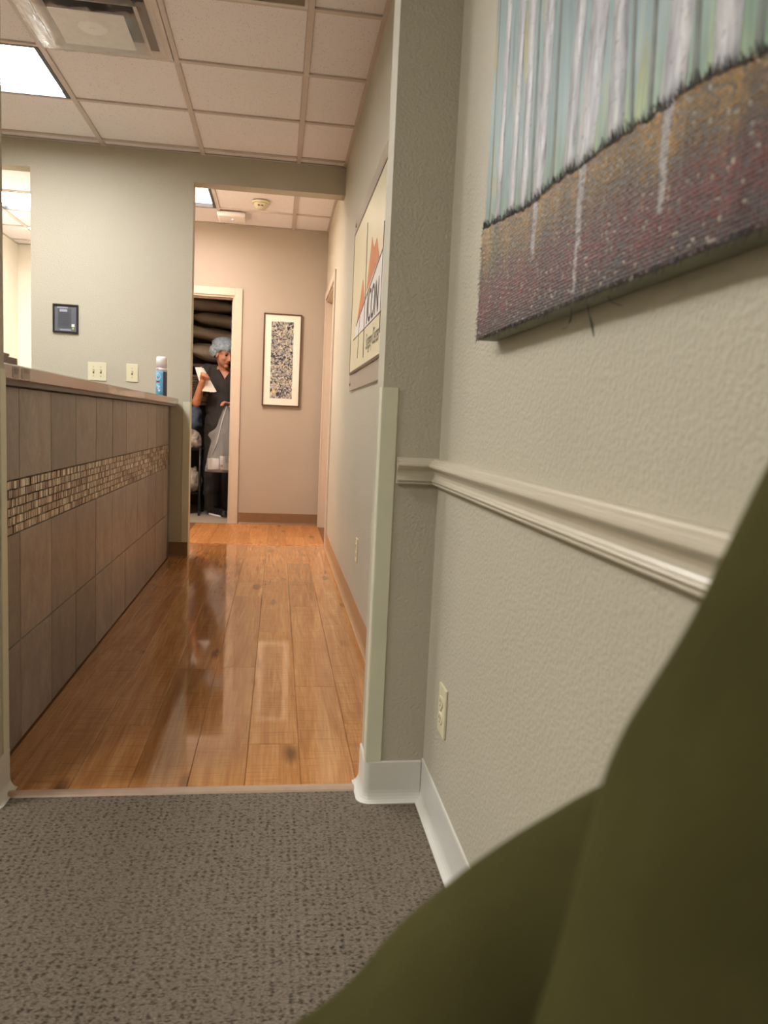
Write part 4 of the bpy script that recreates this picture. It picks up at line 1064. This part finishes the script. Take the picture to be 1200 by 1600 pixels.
# scrub top with V neck and short sleeves
bm = bmesh.new()
capsule(bm, (-.645, 7.632, 1.388), (-.395, 7.642, 1.388), .064, .064)
ellipsoid(bm, (-.522, 7.632, 1.26), (.178, .122, .19)); ellipsoid(bm, (-.525, 7.638, 1.06), (.175, .125, .20)); ellipsoid(bm, (-.528, 7.645, .92), (.185, .132, .13))
capsule(bm, (-.528, 7.645, 1.30), (-.528, 7.645, .90), .135, .15)
capsule(bm, SHR, SHR.lerp(ELR, .62), .062, .064); capsule(bm, SHL, SHL.lerp(ELL, .62), .062, .064)
def topcut(p, nr):
    if p.z < .83: return True
    if p.y < 7.64 and p.z > 1.325 and abs(p.x+.515) < (p.z-1.325)*.62+.004: return True
    if p.z > 1.415 and abs(p.x+.522) < .075: return True
    return False
def folds(p, nr):
    return nr*(.010*noise.noise(Vector((p.x*7+p.z*6, p.y*5, p.z*9-p.x*5)))+.004*noise.noise(p*26))
remeshed('scrub_top', bm, 'scrub', .0065, 3, wk, topcut, folds)
bm = bmesh.new(); 
for s in (-1, 1):
    tube(bm, [(-.515+s*(.004+.60*(z-1.325)), 7.508+.30*(z-1.325)-.004, z) for z in (1.326, 1.345, 1.37, 1.395, 1.415)], .004, 6)
fin('neck_trim', bm, 'scrub', wk, True)
bm = bmesh.new()
ellipsoid(bm, (-.528, 7.65, .90), (.168, .118, .13))
for hx in (-.615, -.445):
    capsule(bm, (hx, 7.648, .86), (hx-.004, 7.635, .48), .096, .088); capsule(bm, (hx-.004, 7.635, .48), (hx, 7.645, .10), .088, .082)
remeshed('trousers', bm, 'scrubpants', .008, 3, wk, lambda p, nr: p.z < .05, folds)
for hx, yy in ((-.60, 7.58), (-.425, 7.62)):
    s = thing('tmp', 'x', 'x', (0, 0, 0)); bpy.data.objects.remove(s)
    bm = bmesh.new(); dx = .55
    for k in range(7):
        t = k/6; capsule(bm, (hx+.02+dx*.26*(t-.35), yy+.06-.20*t, .045-.012*t), (hx+.02+dx*.26*(t-.35), yy+.06-.20*t, .05+.020*(1-t)), .040-.006*abs(t-.5), .038-.008*t)
    so = remeshed('shoe', bm, 'black', .007, 3, wk, lambda p, nr: p.z < .012)
    bm = bmesh.new(); pts = []
    for k in range(24):
        a_ = 2*math.pi*k/24; ax = Vector((dx*.26, -.20)).normalized(); pn_ = Vector((-ax.y, ax.x)); q = ax*(.142*math.cos(a_))+pn_*(.044*math.sin(a_))
        pts.append((hx+.02+dx*.26*.15+q.x, yy+.06-.10+q.y))
    ring_loft(bm, [[(x, y, .002) for x, y in pts], [(x, y, .026) for x, y in pts]]); fin('sole', bm, 'white', so, True)

# papers in her right hand
def sheet(name, corners, y, material, label, cat, bend=.012, seed=0):
    c = [on_y(px, py, y) for px, py in corners]; bm = bmesh.new(); n_ = 8; F = []
    for side in (0, .0015):
        G = []
        for i in range(n_+1):
            r_ = []
            for j in range(n_+1):
                u, v_ = i/n_, j/n_
                p = (c[0]*(1-u)+c[1]*u)*(1-v_)+(c[3]*(1-u)+c[2]*u)*v_
                p = p+Vector((0, bend*math.sin(u*3.1)*(1-v_)+side, 0)); r_.append(bm.verts.new(p))
            G.append(r_)
        F.append(G)
    for G in F:
        for i in range(n_):
            for j in range(n_): bm.faces.new((G[i][j], G[i][j+1], G[i+1][j+1], G[i+1][j]))
    rim = lambda G: [G[i][0] for i in range(n_+1)]+[G[n_][j] for j in range(1, n_+1)]+[G[i][n_] for i in range(n_-1, -1, -1)]+[G[0][j] for j in range(n_-1, 0, -1)]
    a_, b_ = rim(F[0]), rim(F[1])
    for i in range(len(a_)): bm.faces.new((a_[i], a_[(i+1) % len(a_)], b_[(i+1) % len(a_)], b_[i]))
    return tag(fin(name, bm, material), label, cat)
sheet('paper_sheet', [(304.5, 574), (315, 573.5), (335.5, 613), (316, 611)], 7.375, 'paper', 'front white paper with floral corner gripped in the worker hand', 'paper')
sheet('paper_sheet', [(310, 574.5), (318, 575), (338.5, 612), (328, 613)], 7.395, 'paper', 'second white paper just behind the gripped front sheet', 'paper')

# clear plastic bag with white contents
bag = thing('plastic_bag', 'clear plastic bag of white supplies held by the worker', 'bag', (-.53, 7.36, .45))
bm = bmesh.new(); R = []
TOP, BOT = Vector((-.475, 7.335, 1.075)), .448
n1, n2 = 40, 26
for k in range(n2+1):
    t = k/n2; z = TOP.z+(BOT-TOP.z)*t
    # pear shaped: gathered at the hand, wide and square at the bottom
    hw = .012+.128*(t**.75) if t < .93 else .135
    cx_ = TOP.x+(-.535-TOP.x)*min(1, t*1.3); dep = .010+.065*t**.8
    ring = []
    for i in range(n1):
        q = 2*math.pi*i/n1; cc, ss = math.cos(q), math.sin(q)
        x = cx_+hw*math.copysign(abs(cc)**.8, cc); y = 7.345+dep*math.copysign(abs(ss)**.8, ss)
        wv = .014*min(1, t*2.2)*noise.noise(Vector((q*2.4, t*3, 1)))+.008*noise.noise(Vector((q*7, t*7, 4)))
        if cc < -.5 and .33 < t < .55: x -= .055*math.exp(-((t-.44)/.06)**2)
        ring.append(Vector((x+wv*cc, y+wv*ss, z)))
    R.append(ring)
ring_loft(bm, R, False, True)
fin('bag_film', bm, 'bag', bag, True)
MAT['supplies'] = plain('white packed supplies', (244, 242, 242), .5, var=.1, vscale=20, bmp=.4, bscale=50)
MAT['palered'] = plain('pale pink print', (214, 176, 168), .5)
MAT['paleblue'] = plain('pale blue print', (150, 170, 205), .5)
for k, (a_, b_, z0, z1, mt) in enumerate(((-.645, -.54, .470, .575, 'supplies'), (-.535, -.425, .470, .600, 'supplies'))):
    bm = bmesh.new(); add_box(bm, a_, b_, 7.315, 7.385, z0, z1, .008)
    for v in bm.verts: v.co += Vector((1, 1, 1))*.010*noise.noise(v.co*30)
    p_ = fin('packet', bm, mt, bag, True)
boxes('packet_stripe', [(-.478, -.43, 7.305, 7.312, .545+.014*k, .551+.014*k) for k in range(4)], 'paleblue', bag)
box('packet_print', (-.53, -.50, 7.305, 7.312, .50, .52), 'palered', bag)
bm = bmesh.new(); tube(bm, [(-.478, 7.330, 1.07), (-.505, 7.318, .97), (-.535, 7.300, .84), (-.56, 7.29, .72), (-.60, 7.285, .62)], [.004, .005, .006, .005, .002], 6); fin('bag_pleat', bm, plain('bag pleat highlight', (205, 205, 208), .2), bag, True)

# ================================================================== FOREGROUND GARMENT
MAT['olive'] = None
m, n, l, b = nmat('olive fleece'); p = pos(n)
l.new(ramp(n, l, tnoise(n, l, p, 9, 4), [(.3, rgb((58, 55, 28))), (.7, rgb((74, 70, 39)))]), b.inputs['Base Color']); b.inputs['Roughness'].default_value = .95
b.inputs['Specular IOR Level'].default_value = .1; b.inputs['Sheen Weight'].default_value = .25; b.inputs['Sheen Tint'].default_value = rgb((150, 146, 90))
bump(n, l, tnoise(n, l, p, 240, 3), b, .3, .002); MAT['olive'] = m
gm_ = thing('olive_garment', 'blurred olive green draped garment close to the camera at lower right', 'garment', (.16, .16, 0))
def shifted(px, py, nx, ny, wd, r):      # centre of a round form whose outline touches this pixel (n = inward pixel normal)
    k = r*FPX/wd; L = math.hypot(nx, ny); return at_w(px+nx/L*k, py+ny/L*k, wd)
# near fold: straight edge running from the right border down to the lower middle, hung over a seat back
DRAPE = lambda p, nr: nr*(.010*noise.noise(Vector((p.x*16, p.y*16, p.z*3)))+.004*noise.noise(p*14))
bm = bmesh.new(); W1, r1 = .27, .075
ed = [(1275, 670), (1200, 800), (1090, 985), (1000, 1140), (945, 1245), (900, 1390), (850, 1580), (800, 1780)]
cs = [shifted(x, y, 440, 255, W1, r1) if y < 1245 else shifted(x, y, 380, 100, W1, r1) for x, y in ed]
for a_, b_ in zip(cs, cs[1:]): capsule(bm, a_, b_, r1, r1, 18, 6)
top_ = cs[0]
for y in (.16, .04, -.08, -.20, -.32):          # the part hanging down over the back, out of view
    zt = top_.z-.01-.05*abs(y+.05)
    capsule(bm, (.295, y, zt), (.285, y, .50), .070, .085, 16); capsule(bm, (.285, y, .50), (.265, y, .13), .085, .105, 16)
capsule(bm, top_, (.295, .16, top_.z-.02), r1, .07, 16); capsule(bm, (.295, .16, top_.z-.015), (.295, -.32, top_.z-.03), .07, .07, 16)
for c_ in cs[2:]: capsule(bm, c_, (max(c_.x, .16), c_.y-.02, .12), r1, .10, 16)
remeshed('near_fold', bm, 'olive', .009, 6, gm_, lambda p, nr: p.z < .012, DRAPE)
# far fold: lower hump spilling to the left and down to the floor
bm = bmesh.new(); W2, r2 = .345, .06
ed = [(1060, 1205), (950, 1240), (875, 1285), (800, 1335), (740, 1368), (690, 1398), (640, 1434), (600, 1470), (560, 1520), (530, 1562), (490, 1604), (430, 1640)]
def hump(i):
    x, y = ed[i]; x0, y0 = ed[max(0, i-1)]; x1, y1 = ed[min(len(ed)-1, i+1)]; dx, dy = x1-x0, y1-y0
    return shifted(x, y, abs(dy), abs(dx), W2, r2)
hs = [hump(i) for i in range(len(ed))]
for a_, b_ in zip(hs, hs[1:]): capsule(bm, a_, b_, r2, r2, 16, 5)
for k, c_ in enumerate(hs):
    if k % 2: continue
    capsule(bm, c_, (c_.x+.01, c_.y-.05, .48), r2, .075, 14); capsule(bm, (c_.x+.01, c_.y-.05, .48), (c_.x-.01, c_.y-.02, .11), .075, .095, 14)
    capsule(bm, c_+Vector((0, 0, -.03)), (c_.x+.03, -.22, .52), r2, .08, 14); capsule(bm, (c_.x+.03, -.22, .52), (c_.x+.01, -.24, .11), .08, .095, 14)
for y in (-.2, -.05, .1): capsule(bm, (.0, y, .46), (.26, y, .50), .085, .09, 14)
remeshed('far_fold', bm, 'olive', .009, 8, gm_, lambda p, nr: p.z < .012, DRAPE)
